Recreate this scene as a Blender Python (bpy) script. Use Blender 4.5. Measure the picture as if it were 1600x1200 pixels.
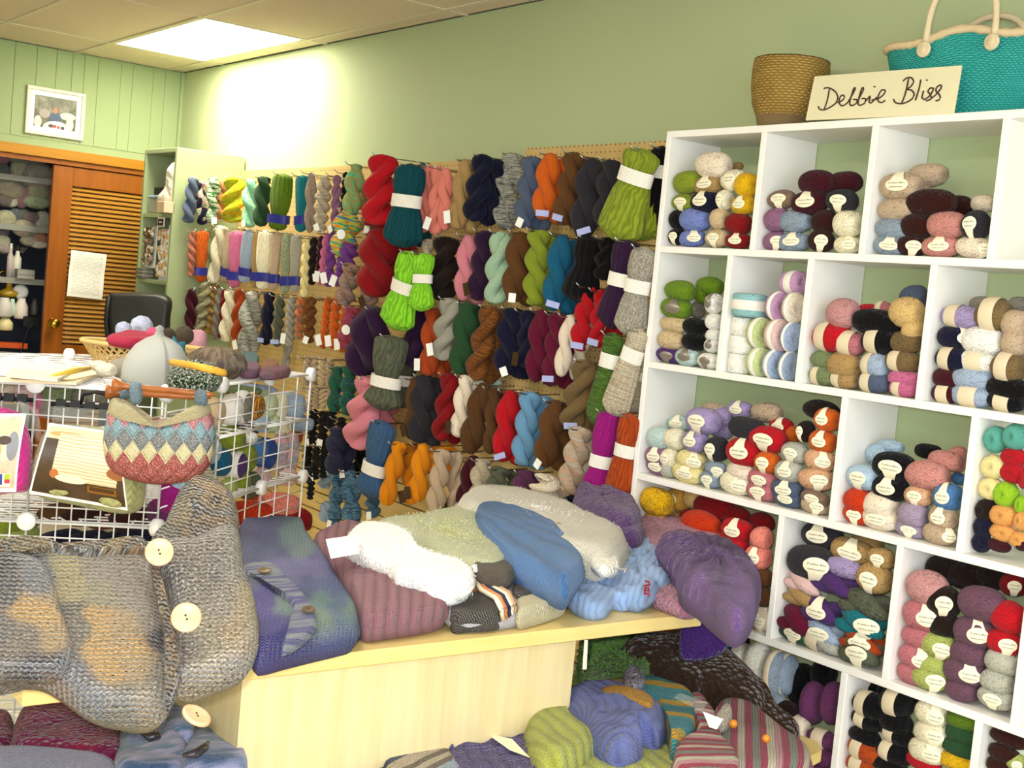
import bpy, bmesh, math, random
from math import sin, cos, pi, radians, sqrt, atan2, exp
from mathutils import Vector, Matrix, noise
# ---------------------------------------------------------------- clear, camera, light, exposure
for o in list(bpy.data.objects): bpy.data.objects.remove(o)
random.seed(7)
sc = bpy.context.scene
S, H = 1.22, 2.75
CAM = Vector((6.1765*S, -2.4891*S, H-.9292*S)); FPX = 1989.99
_y, _p, _r = 2.4895, -.0717, .0935
FW = Vector((cos(_p)*cos(_y), cos(_p)*sin(_y), sin(_p)))
_rt = Vector((sin(_y), -cos(_y), 0)); _up = _rt.cross(FW)
RT = _rt*cos(_r)+_up*sin(_r); UP = _up*cos(_r)-_rt*sin(_r)
cd = bpy.data.cameras.new('camera'); cam = bpy.data.objects.new('camera', cd); sc.collection.objects.link(cam)
cd.sensor_width = 36; cd.lens = 36*FPX/1600; cd.clip_start = .05
cam.matrix_world = Matrix(((RT.x, UP.x, -FW.x, CAM.x), (RT.y, UP.y, -FW.y, CAM.y), (RT.z, UP.z, -FW.z, CAM.z), (0, 0, 0, 1)))
sc.camera = cam
sc.view_settings.view_transform = 'Standard'; sc.view_settings.look = 'None'
sc.view_settings.exposure = 0.0; sc.view_settings.gamma = 1; sc.view_settings.use_curve_mapping = False
w = bpy.data.worlds.new('world'); sc.world = w; w.use_nodes = True
w.node_tree.nodes['Background'].inputs[0].default_value = (.75, .85, 1, 1)
w.node_tree.nodes['Background'].inputs[1].default_value = .6
def area(name, loc, rot, sx, sy, power, col, spread=180):
    l = bpy.data.lights.new(name, 'AREA'); l.shape = 'RECTANGLE'; l.size = sx; l.size_y = sy; l.energy = power; l.color = col
    l.spread = radians(spread)
    o = bpy.data.objects.new(name, l); sc.collection.objects.link(o); o.location = loc; o.rotation_euler = rot
    return o
DAY = 150; TUBE = 25; NEAR = 16
area('daylight_shop_window', (9.75, -3.6, 1.6), (0, radians(90), 0), 2.3, 4.6, DAY, (.80, .88, 1))
fl = bpy.data.lights.new('camera_flash', 'SPOT'); fl.energy = 170; fl.spot_size = radians(75); fl.spot_blend = .6; fl.shadow_soft_size = .03; fl.color = (1, .98, .95)
flo = bpy.data.objects.new('camera_flash', fl); sc.collection.objects.link(flo); flo.matrix_world = Matrix.Translation(UP*.05-RT*.04) @ cam.matrix_world
TROFFERS = [(.57, -.107, 29), (3.01, -2.28, TUBE), (5.45, -2.28, NEAR), (7.89, -1.19, NEAR), (5.45, -4.45, TUBE)]
WARM = (1.0, .93, .74); NEUT = (1.0, .95, .84)
# ---------------------------------------------------------------- helpers
def ray(u, v): return FW + RT*((u-800)/FPX) - UP*((v-600)/FPX)
def at(u, v, x=None, y=None, z=None):
    d = ray(u, v)
    t = (x-CAM.x)/d.x if x is not None else (y-CAM.y)/d.y if y is not None else (z-CAM.z)/d.z
    return CAM+d*t
def onplane(u, v, P, n):
    d = ray(u, v); return CAM+d*((P-CAM).dot(n)/d.dot(n))
def depth(P): return (Vector(P)-CAM).dot(FW)
def lin(h):
    h = h.lstrip('#'); o = []
    for i in (0, 2, 4):
        c = int(h[i:i+2], 16)/255; o.append(c/12.92 if c <= .04045 else ((c+.055)/1.055)**2.4)
    return (*o, 1)
COL = sc.collection.objects
def link(name, me, mat=None, parent=None):
    o = bpy.data.objects.new(name, me); COL.link(o)
    if mat is not None and me is not None and len(me.materials) == 0: me.materials.append(mat)
    if parent: o.parent = parent
    return o
def tag(o, label=None, cat=None, group=None, kind=None):
    if label: o['label'] = label
    if cat: o['category'] = cat
    if group: o['group'] = group
    if kind: o['kind'] = kind
    return o
def empty(name, loc, label, cat, group=None, rz=0):
    o = bpy.data.objects.new(name, None); COL.link(o); o.location = loc; o.rotation_euler.z = rz; o.empty_display_size = .05
    return tag(o, label, cat, group)
class MB:
    def __init__(s): s.v = []; s.f = []; s.uv = []
    def add(s, vs, fs, uvs=None):
        n = len(s.v); s.v += [tuple(a) for a in vs]; s.f += [tuple(i+n for i in f) for f in fs]
        s.uv += uvs if uvs else [(0, 0)]*len(vs)
    def box(s, a, b):
        x0, y0, z0 = a; x1, y1, z1 = b
        s.add([(x0,y0,z0),(x1,y0,z0),(x1,y1,z0),(x0,y1,z0),(x0,y0,z1),(x1,y0,z1),(x1,y1,z1),(x0,y1,z1)],
              [(0,3,2,1),(4,5,6,7),(0,1,5,4),(1,2,6,5),(2,3,7,6),(3,0,4,7)])
        return s
    def obox(s, c, ax, ay, az):
        c = Vector(c); vs = [c+ax*i+ay*j+az*k for k in (-1, 1) for i, j in ((-1,-1),(1,-1),(1,1),(-1,1))]
        s.add(vs, [(0,3,2,1),(4,5,6,7),(0,1,5,4),(1,2,6,5),(2,3,7,6),(3,0,4,7)]); return s
    def tube(s, pts, r, n=8, closed=False):
        pts = [Vector(p) for p in pts]; N = len(pts); rr = r if isinstance(r, (list, tuple)) else [r]*N
        up = Vector((.13, .21, .97)); base = len(s.v); vs = []; uv = []; L = 0
        for i, p in enumerate(pts):
            if closed: t = pts[(i+1) % N]-pts[i-1]
            else: t = pts[min(i+1, N-1)]-pts[max(i-1, 0)]
            t.normalize(); a = t.cross(up)
            if a.length < .1: a = t.cross(Vector((1, 0, 0)))
            a.normalize(); b = a.cross(t)
            if i: L += (p-pts[i-1]).length
            for k in range(n):
                q = 2*pi*k/n; vs.append(p+(a*cos(q)+b*sin(q))*rr[i]); uv.append((k/n, L))
        fs = []
        for i in range(N if closed else N-1):
            j = (i+1) % N
            for k in range(n): fs.append((i*n+k, i*n+(k+1) % n, j*n+(k+1) % n, j*n+k))
        if not closed: fs += [tuple(range(n))[::-1], tuple((N-1)*n+k for k in range(n))]
        s.add(vs, fs, uv); return s
    def lathe(s, prof, n=24, c=(0, 0, 0), cap=True):
        vs = []; uv = []; N = len(prof)
        for i, (r, z) in enumerate(prof):
            for k in range(n):
                q = 2*pi*k/n; vs.append((c[0]+r*cos(q), c[1]+r*sin(q), c[2]+z)); uv.append((k/n, i/(N-1)))
        fs = [(i*n+k, i*n+(k+1) % n, (i+1)*n+(k+1) % n, (i+1)*n+k) for i in range(N-1) for k in range(n)]
        if cap: fs += [tuple(range(n))[::-1], tuple((N-1)*n+k for k in range(n))]
        s.add(vs, fs, uv); return s
    def mesh(s, name, smooth=False):
        me = bpy.data.meshes.new(name); me.from_pydata(s.v, [], s.f)
        ul = me.uv_layers.new(name='UVMap'); flat = []
        for p in me.polygons:
            q = [s.uv[i] for i in p.vertices]; mx = max(a[0] for a in q)
            for a in q: flat += (a[0]+1 if mx-a[0] > .55 else a[0], a[1])
        ul.data.foreach_set('uv', flat)
        if smooth: me.polygons.foreach_set('use_smooth', [True]*len(me.polygons))
        me.update(); return me
    def obj(s, name, mat, parent=None, smooth=False): return link(name, s.mesh(name, smooth), mat, parent)
def bevel(o, wd=.003, seg=2):
    m = o.modifiers.new('bevel', 'BEVEL'); m.width = wd; m.segments = seg; m.limit_method = 'ANGLE'; return o
# ---------------------------------------------------------------- materials
class NT:
    def __init__(s, name, rough=.8, spec=.3):
        s.m = bpy.data.materials.new(name); s.m.use_nodes = True; s.t = s.m.node_tree; s.b = s.t.nodes['Principled BSDF']
        s.b.inputs['Roughness'].default_value = rough; s.b.inputs['Specular IOR Level'].default_value = spec
    def n(s, ty, **k):
        x = s.t.nodes.new(ty)
        for a, b in k.items(): setattr(x, a, b)
        return x
    def set(s, sock, v):
        if hasattr(v, 'is_output') or isinstance(v, bpy.types.NodeSocket): s.t.links.new(v, sock)
        elif v is not None: sock.default_value = v
    def math(s, op, a, b=None, c=None):
        x = s.n('ShaderNodeMath', operation=op); s.set(x.inputs[0], a)
        if b is not None: s.set(x.inputs[1], b)
        if c is not None: s.set(x.inputs[2], c)
        return x.outputs[0]
    def mix(s, f, a, b, mode='MIX'):
        x = s.n('ShaderNodeMix', data_type='RGBA', blend_type=mode); s.set(x.inputs[0], f); s.set(x.inputs[6], a); s.set(x.inputs[7], b); return x.outputs[2]
    def ramp(s, f, stops, interp='LINEAR'):
        x = s.n('ShaderNodeValToRGB'); s.set(x.inputs[0], f); e = x.color_ramp; e.interpolation = interp
        while len(e.elements) < len(stops): e.elements.new(.5)
        for i, (p, c) in enumerate(stops): e.elements[i].position = p; e.elements[i].color = lin(c) if isinstance(c, str) else c
        return x.outputs[0]
    def coord(s, w='Object'): return s.n('ShaderNodeTexCoord').outputs[w]
    def noise(s, vec, scale, detail=3, rough=.5):
        x = s.n('ShaderNodeTexNoise'); s.set(x.inputs['Vector'], vec); x.inputs['Scale'].default_value = scale
        x.inputs['Detail'].default_value = detail; x.inputs['Roughness'].default_value = rough; return x.outputs[0]
    def map(s, vec, sc_=(1, 1, 1), rot=(0, 0, 0), loc=(0, 0, 0)):
        x = s.n('ShaderNodeMapping'); s.set(x.inputs[0], vec); x.inputs['Scale'].default_value = sc_; x.inputs['Rotation'].default_value = rot; x.inputs['Location'].default_value = loc; return x.outputs[0]
    def bump(s, h, dist, st=1):
        x = s.n('ShaderNodeBump'); s.set(x.inputs['Height'], h); x.inputs['Distance'].default_value = dist; x.inputs['Strength'].default_value = st
        s.t.links.new(x.outputs[0], s.b.inputs['Normal'])
    def col(s, c): s.set(s.b.inputs['Base Color'], lin(c) if isinstance(c, str) else c); return s
def plain(name, c, rough=.6, spec=.3, metal=0, nz=0, nscale=30):
    m = NT(name, rough, spec); m.b.inputs['Metallic'].default_value = metal
    if nz:
        f = m.noise(m.coord(), nscale, 4); a = lin(c); m.col(m.mix(f, tuple(min(1, x*(1-nz)) for x in a[:3])+(1,), tuple(min(1, x*(1+nz)) for x in a[:3])+(1,)))
        m.bump(f, .001, .4)
    else: m.col(c)
    return m.m
def emis(name, c, st):
    m = NT(name); m.col('ffffff'); m.b.inputs['Emission Color'].default_value = c if len(c) == 4 else (*c, 1); m.b.inputs['Emission Strength'].default_value = st; return m.m
def wood(name, c1, c2, scale=(2, 2, 18), rough=.4, grain=1.0):
    m = NT(name, rough, .4); v = m.map(m.coord(), scale)
    a = m.noise(v, 2.5, 5, .6); b = m.noise(m.map(m.coord(), tuple(q*4 for q in scale)), 3, 3)
    f = m.math('ADD', m.math('MULTIPLY', a, .75), m.math('MULTIPLY', b, .25))
    m.col(m.ramp(f, [(.35, c1), (.65, c2)])); m.bump(f, .0006*grain, .3); return m.m
M = {}
M['white'] = plain('white_laminate', 'f4f2ec', .45)
M['paper'] = plain('cream_paper', 'f3ecd0', .8)
M['wpaper'] = plain('white_paper', 'f6f6f2', .8)
M['bluepaper'] = plain('pale_blue_paper', 'b4bfe6', .7)
M['ink'] = plain('dark_ink', '33302c', .8)
M['wire'] = plain('white_coated_wire', 'f7f6f4', .35, .5)
M['steel'] = plain('steel', 'b9b9b6', .3, .5, 1)
M['brass'] = plain('brass', 'd6a53a', .2, .5, 1)
M['black'] = plain('black_plastic', '17171a', .5)
M['ply'] = wood('maple_laminate', 'd9c592', 'e6d6aa', (1, 1, 14) and (14, 9, .6), .45)
M['plytop'] = wood('maple_top', 'e2c67c', 'ecd592', (10, .5, 10), .35)
M['door'] = wood('honey_pine', '834405', '9c580e', (8, 8, .7), .4)
M['slat'] = wood('honey_pine_slat', 'a06c20', 'bd8a3a', (8, .7, 8), .4)
M['header'] = wood('golden_pine', 'a66e06', 'b87f14', (8, .8, 8), .4)
def m_wall(name, c, grooves=False):
    m = NT(name, .75, .25); f = m.noise(m.coord(), 60, 4); a = lin(c)
    cc = m.mix(m.noise(m.coord(), 1.2, 2), tuple(x*.96 for x in a[:3])+(1,), tuple(min(1, x*1.04) for x in a[:3])+(1,))
    m.col(cc); m.bump(f, .0008, .3); return m.m
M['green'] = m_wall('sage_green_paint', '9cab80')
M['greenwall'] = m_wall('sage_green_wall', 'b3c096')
M['cabgreen'] = m_wall('pale_green_paint', 'a0ad82')
def m_ceiling():
    m = NT('ceiling_tile', .95, .1); f = m.noise(m.coord(), 90, 5, .7); m.col(m.mix(f, lin('cfbda6'), lin('e2d2be'))); m.bump(f, .002, .5); return m.m
M['tile'] = m_ceiling()
M['grid'] = plain('ceiling_grid', 'd6cbb2', .6)
M['floor'] = plain('beige_vinyl', 'd8cdb6', .5, .4, 0, .06, 9)
def m_peg():
    m = NT('pegboard', .7, .3); v = m.coord(); sx = m.n('ShaderNodeSeparateXYZ'); m.set(sx.inputs[0], v)
    fx = m.math('SUBTRACT', m.math('FRACT', m.math('MULTIPLY', sx.outputs[0], 1/.0254)), .5)
    fz = m.math('SUBTRACT', m.math('FRACT', m.math('MULTIPLY', sx.outputs[2], 1/.0254)), .5)
    d = m.math('SQRT', m.math('ADD', m.math('MULTIPLY', fx, fx), m.math('MULTIPLY', fz, fz)))
    h = m.math('GREATER_THAN', d, .12); n_ = m.noise(v, 14, 3)
    m.col(m.mix(h, lin('5c431c'), m.mix(n_, lin('c9a868'), lin('d9ba7c')))); m.bump(h, .003, 1); return m.m
M['peg'] = m_peg()
M['slatwall'] = wood('maple_slatwall', 'd3b26a', 'e2c684', (.5, 8, 10), .5)
# yarn: colour comes from the object's own colour
def m_yarn(name, n1=34, slope=3.0, groove_shade=.28, bumpd=.0012, scale=1, tweed=None, multi=None, vs=6):
    m = NT(name, .92, .12); m.b.inputs['Sheen Weight'].default_value = .08; m.b.inputs['Sheen Roughness'].default_value = .5
    uv = m.n('ShaderNodeSeparateXYZ'); m.set(uv.inputs[0], m.coord('UV'))
    info = m.n('ShaderNodeObjectInfo'); nz = m.noise(m.coord('Object'), 3.2, 2)
    ph = m.math('ADD', m.math('MULTIPLY', uv.outputs[0], n1), m.math('MULTIPLY', uv.outputs[1], slope))
    ph = m.math('ADD', ph, m.math('MULTIPLY', nz, 5))
    wv = m.math('ADD', m.math('MULTIPLY', m.math('SINE', m.math('MULTIPLY', ph, 6.283)), .5), .5)
    fine = m.noise(m.map(m.coord('UV'), (n1*2.0, slope*6, 1)), 4, 2)
    hgt = m.math('ADD', m.math('MULTIPLY', wv, .8), m.math('MULTIPLY', fine, .5))
    base = info.outputs['Color']
    if multi:
        lo = m.n('ShaderNodeVectorMath', operation='ADD'); m.set(lo.inputs[0], m.map(m.coord('UV'), (1.2, vs, 1)))
        m.set(lo.inputs[1], m.n('ShaderNodeCombineXYZ').outputs[0])
        cx = m.n('ShaderNodeCombineXYZ'); m.set(cx.inputs[0], m.math('MULTIPLY', info.outputs['Random'], 40)); m.set(lo.inputs[1], cx.outputs[0])
        f = m.noise(lo.outputs[0], 2.2, 2); f = m.math('MULTIPLY_ADD', m.math('SUBTRACT', f, .5), 2.2, .5)
        base = m.ramp(f, [(i/(len(multi)-1), c) for i, c in enumerate(multi)])
    if tweed:
        t = m.noise(m.coord('Object'), 55*scale, 2, .8); base = m.mix(m.math('GREATER_THAN', t, .56), base, lin(tweed))
    k = m.math('MULTIPLY_ADD', wv, groove_shade, 1-groove_shade)  # shading between threads, painted into the yarn colour
    vm = m.n('ShaderNodeVectorMath', operation='SCALE'); m.set(vm.inputs[0], base); m.set(vm.inputs['Scale'], k)
    m.col(vm.outputs[0]); m.bump(hgt, bumpd, .8); return m.m
# ---------------------------------------------------------------- the room
RX, RY = 9.9, -6.2
def struct(name, mb, mat, parent=None): return tag(mb.obj(name, mat, parent), kind='structure')
struct('floor', MB().box((-.8, RY, -.05), (RX, .1, 0)), M['floor'])
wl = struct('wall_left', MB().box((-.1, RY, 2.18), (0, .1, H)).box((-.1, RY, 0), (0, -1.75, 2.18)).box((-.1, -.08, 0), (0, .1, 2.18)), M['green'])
# vertical panel boards of the left wall above the closet, each a little proud with a recessed joint
ys = [0, -.115, -.19, -.315, -.385, -.52, -.60, -.67, -.76, -.87, -.99, -1.10, -1.17, -1.29, -1.4]
for a, b in zip(ys, ys[1:]):
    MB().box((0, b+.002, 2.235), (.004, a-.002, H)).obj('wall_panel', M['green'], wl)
wlong = struct('wall_long', MB().box((0, 0, 0), (RX, .1, H)), M['greenwall'])
struct('wall_back', MB().box((0, RY-.1, 0), (RX, RY, H)), M['greenwall'])
struct('wall_front', MB().box((RX, RY, 0), (RX+.1, .1, .45)).box((RX, RY, 2.5), (RX+.1, .1, H)).box((RX, RY, .45), (RX+.1, -5.9, 2.5)).box((RX, -.9, .45), (RX+.1, .1, 2.5)), M['greenwall'])
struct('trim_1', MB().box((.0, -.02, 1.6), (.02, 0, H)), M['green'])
struct('baseboard_long', MB().box((0, -.012, 0), (RX, 0, .09)), M['white'])
ceil = struct('ceiling', MB().box((-.1, RY, H+.012), (RX, .1, H+.1)), M['grid'])
# suspended ceiling: tiles 1.22 x .544, grid bars between them
xs = [0]+[.57+1.22*i for i in range(8)]+[RX]; yl = [0]+[-.107-.544*i for i in range(11)]+[RY]
lit = [(x, y) for x, y, _ in TROFFERS]
def is_lit(x, y): return any(abs(x-a) < .05 and abs(y-b) < .3 for a, b in lit)
TR = []
for i in range(len(xs)-1):
    for j in range(len(yl)-1):
        x0, x1, y1, y0 = xs[i], xs[i+1], yl[j], yl[j+1]
        hit = [t for t in TROFFERS if abs(t[0]-x0) < .05 and abs(t[1]-y1) < .1]
        if hit: TR.append((x0, x1, y0, y1, hit[0][2])); continue
        e = .011; dz = random.uniform(0, .003)
        MB().box((x0+e, y0+e, H+.002+dz), (x1-e, y1-e, H+.012)).obj('ceiling_tile', M['tile'], ceil)
for x in xs[1:-1]: MB().box((x-.0115, RY, H-.001), (x+.0115, 0, H+.004)).obj('grid_bar', M['grid'], ceil)
for y in yl[1:-1]: MB().box((0, y-.0115, H-.0015), (RX, y+.0115, H+.004)).obj('grid_bar', M['grid'], ceil)
names = ['glowing ceiling light panel above the yarn wall, in the far corner']+['recessed ceiling light panel %s, outside the picture' % q for q in ('over the middle aisle', 'above the sweater table', 'in front of the white cubbies', 'near the rear wall')]
TR.sort(key=lambda t: (t[0], -t[2])); 
for k, (x0, x1, y0, y1, p) in enumerate(TR):
    t = empty('ceiling_light', ((x0+x1)/2, (y0+y1)/2, H), names[k], 'ceiling light', 'ceiling light panels')
    cx, cy = (x0+x1)/2, (y0+y1)/2
    fr = MB(); a, b = (x1-x0)/2-.012, (y1-y0)/2-.012
    for q in (-1, 1):
        fr.box((-a, q*b-.012, 0), (a, q*b+.012, .012)); fr.box((q*a-.012, -b, 0), (q*a+.012, b, .012))
    fr.obj('frame', M['wire'], t)
    MB().box((-a+.01, -b+.01, .003), (a-.01, b-.01, .008)).obj('diffuser', emis('light_diffuser', WARM if k == 0 else NEUT, p), t)
# ---------------------------------------------------------------- pegboard and slatwall on the long wall
MB().box((.99, -.03, 1.0), (3.55, -.006, 2.139)).obj('pegboard', M['peg']); pb = bpy.data.objects['pegboard']
tag(pb, 'tan perforated hardboard panel behind the small hanks, left of the step in its top edge', 'pegboard')
o = MB().box((3.556, -.036, 1.0), (4.535, -.006, 2.175)).obj('pegboard', M['peg']); tag(o, 'tan perforated hardboard panel with higher top edge beside the white cubbies', 'pegboard')
sw = MB().box((1.0, -.012, .30), (4.53, -.004, .99)).obj('slatwall', plain('slat_groove', '8f9190', .5)); tag(sw, 'maple slatted wall panel with grey grooves below the pegboards', 'slatwall')
z = .31
while z < .93:
    MB().box((1.0, -.034, z), (4.53, -.012, z+.079)).obj('slat', M['slatwall'], sw); z += .0865
struct('trim_3', MB().box((1.0, -.03, 0.09), (4.53, -.0, .298)), M['floor'])
# ---------------------------------------------------------------- closet with louvred door in the left wall
dr = tag(empty('trim_2', (0, 0, 0), None, None), kind='structure')
MB().box((0, -1.76, 2.135), (.03, -.07, 2.19)).obj('door_header', M['header'], dr)
MB().box((-.02, -1.76, 2.105), (.012, -.08, 2.135)).obj('door_track', M['door'], dr)
door = tag(empty('door_1', (0, 0, 0), None, None), kind='structure')
y0, y1 = -.735, -.085
for a, b, c, d_ in ((y0, y0+.115, .02, 2.1), (y1-.1, y1, .02, 2.1)):
    bevel(MB().box((-.035, a, c), (0, b, d_)).obj('stile', M['door'], door))
for c, d_ in ((1.99, 2.1), (.95, 1.065), (.02, .2)):
    bevel(MB().box((-.033, y0+.115, c), (-.002, y1-.1, d_)).obj('rail', M['door'], door))
z = 1.075
sl = MB().box((-.022, y0+.11, -.004), (.0, y1-.095, .004)).mesh('slat')
sl.materials.append(M['slat'])
while z < 1.985:
    o = link('slat', sl, None, door); o.location = (-.01, 0, z); o.rotation_euler = (0, radians(48), 0); z += .0262
z = .215
while z < .945:
    o = link('slat', sl, None, door); o.location = (-.01, 0, z); o.rotation_euler = (0, radians(48), 0); z += .0262
kb = MB().lathe([(.001, 0), (.03, .0), (.03, .004), (.011, .008), (.011, .03), (.024, .038), (.031, .05), (.029, .062), (.018, .071), (.001, .073)], 24)
k = kb.obj('door_knob', M['brass'], door, True); k.location = (0, -.683, 1.188); k.rotation_euler = (0, pi/2, 0)
# closet interior
struct('wall_closet', MB().box((-.95, -1.8, 0), (-.9, -.03, 2.4)).box((-.9, -1.8, 0), (-.1, -1.76, 2.4)).box((-.9, -.08, 0), (-.1, -.03, 2.4)).box((-.95, -1.8, 2.3), (-.1, -.03, 2.34)), plain('closet_blue_grey', '3c4150', .8))
sh = empty('storage_shelf', (-.5, -1, 0), 'grey metal shelving unit inside the closet, left of the louvred door', 'shelf')
for z in (2.02, 1.735, 1.425, .9):
    MB().box((-.3, -.72, z-.03), (.3, .5, z)).box((.3, -.72, z-.03), (.306, .5, z+.004)).obj('shelf_board', plain('shelf_grey_%d' % (z*100), '8a8a82', .4, .5), sh)
for x, y in ((.28, .48), (.28, -.7), (-.28, .15), (-.28, -.7)):
    MB().box((x-.012, y-.012, 0), (x+.012, y+.012, 2.2)).obj('post', M['steel'], sh)
def m_clear(name, tint, al=.35):
    m = NT(name, .12, .6); m.col(tint); m.b.inputs['Alpha'].default_value = al; return m.m
M['poly'] = m_clear('clear_plastic_film', 'dfe3da', .13)
# picture
pf = empty('picture_frame', (0.004, -.75, 2.39), 'small framed photo of a person at an outdoor table, white frame, above the closet', 'picture')
a, b = .165, .135
fr = MB()
for q in (-1, 1):
    fr.box((0, -a, q*(b-.01)-.01), (.02, a, q*(b-.01)+.01)); fr.box((0, q*(a-.01)-.01, -b+.02), (.02, q*(a-.01)+.01, b-.02))
bevel(fr.obj('frame', plain('ivory_frame', 'e6dcc8', .4), pf), .004)
MB().box((.004, -a+.018, -b+.018), (.008, a-.018, b-.018)).obj('mat_board', M['wpaper'], pf)
def m_photo():
    m = NT('photo_print', .3, .5); s = m.n('ShaderNodeSeparateXYZ'); m.set(s.inputs[0], m.coord())
    Y, Z = s.outputs[1], s.outputs[2]; n_ = m.noise(m.coord(), 22, 4, .7)
    c = m.ramp(n_, [(.3, '2c2f22'), (.5, '5c5c46'), (.68, '8d8478')])
    def ell(cy, cz, ry, rz):
        a_ = m.math('DIVIDE', m.math('SUBTRACT', Y, cy), ry); b_ = m.math('DIVIDE', m.math('SUBTRACT', Z, cz), rz)
        return m.math('LESS_THAN', m.math('ADD', m.math('MULTIPLY', a_, a_), m.math('MULTIPLY', b_, b_)), 1)
    for cy, cz, ry, rz, h in ((-.06, -.01, .03, .025, '9a8f88'), (.07, -.01, .045, .022, 'b9bcbc'), (.0, -.035, .035, .04, '2d4a6b'), (.0, .015, .012, .018, 'b86a50'), (.01, -.085, .075, .04, 'e9dcd6'), (-.02, -.075, .016, .01, '3a3a3a'), (0, -.075, .01, .009, 'c02a30'), (.022, -.078, .01, .008, 'd04040'), (.045, -.08, .011, .011, '39404c'), (-.095, -.06, .02, .035, 'c9ccc8'), (.085, -.055, .022, .035, 'c5c8c0')):
        c = m.mix(ell(cy, cz, ry, rz), c, lin(h))
    m.col(c); return m.m
MB().box((.008, -.118, -.088), (.0095, .118, .088)).obj('photograph', m_photo(), pf)
# notice on the door
def m_lines(name, base, ink, pitch, wdt=.35, axis=2, horiz=1, margin=None):
    m = NT(name, .8, .2); s = m.n('ShaderNodeSeparateXYZ'); m.set(s.inputs[0], m.coord())
    l = m.math('GREATER_THAN', m.math('FRACT', m.math('MULTIPLY', s.outputs[axis], 1/pitch)), 1-wdt)
    w_ = m.math('GREATER_THAN', m.noise(m.map(m.coord(), (60, 60, 60)), 3, 1), .47)
    f = m.math('MULTIPLY', l, w_)
    if margin:
        for ax, lim in margin: f = m.math('MULTIPLY', f, m.math('LESS_THAN', m.math('ABSOLUTE', s.outputs[ax]), lim))
    m.col(m.mix(m.math('MULTIPLY', f, .55), lin(base), lin(ink))); return m.m
nt = MB(); 
for i in range(9):
    z0 = -.135+i*.03; 
    nt.add([(.012+.004*sin(i), -.105, z0), (.012+.004*sin(i), .105, z0), (.012+.004*sin(i+1), -.105, z0+.03), (.012+.004*sin(i+1), .105, z0+.03)], [(0, 1, 3, 2)])
o = nt.obj('paper_notice', m_lines('typed_sheet', 'f3f0e4', '7d7f88', .0085, .4, 2, 1, ((1, .085), (2, .115)))); o.location = (0, -.507, 1.483); o.rotation_euler = (radians(-2), 0, 0)
tag(o, 'white typed sheet of paper pinned on the louvred closet door', 'notice')
# ---------------------------------------------------------------- green cabinet
cb = empty('cabinet', (.75, -.2, 0), 'tall pale green painted cabinet with open shelves in the far corner', 'cabinet')
def cbx(n, a, b, m='cabgreen'): return bevel(MB().box(a, b).obj(n, M[m], cb), .003)
cbx('side_panel', (-.235, -.2, 0), (-.21, .19, 2.215)); cbx('side_panel', (.205, -.2, 0), (.23, .19, 2.215))
cbx('top_panel', (-.21, -.2, 2.19), (.205, .19, 2.215)); cbx('back_panel', (-.21, .17, 0), (.205, .19, 2.19))
for z in (1.84, 1.48, 1.05, .6, .1): cbx('shelf', (-.21, -.195, z), (.205, .17, z+.022))
# ---------------------------------------------------------------- white cubby shelving
CY = -.2306
X0 = 4.542
ZT = 2.168; SB = [1.785, 1.417, 1.057, .683, .322]; TH = .021
cs = empty('cubby_shelf', (X0, 0, 0), 'big white cubby shelving unit holding yarn balls against the green wall', 'shelf')
def cub(n, x0, x1, z0, z1, y0=CY): bevel(MB().box((x0-X0, y0, z0), (x1-X0, -.002, z1)).obj(n, M['white'], cs), .0015, 1)
XR = 6.55
cub('side_panel', X0, X0+TH, 0, ZT); cub('side_panel', XR, XR+TH, 0, ZT)
cub('top_board', X0+TH, XR, ZT-TH, ZT)
for z in SB: cub('shelf_board', X0+TH, XR, z, z+TH)
DV = {0: [4.941, 5.334, 5.720], 1: [4.858, 5.165, 5.564, 5.97], 2: [5.334, 5.732, 6.14], 3: [5.161, 5.561, 5.93], 4: [5.434, 5.84], 5: [5.2, 5.6]}
Zs = [ZT-TH]+SB+[0]
for r, xs_ in DV.items():
    for x in xs_: cub('divider', x, x+TH, Zs[r+1]+(TH if r < 5 else 0), Zs[r])
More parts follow.
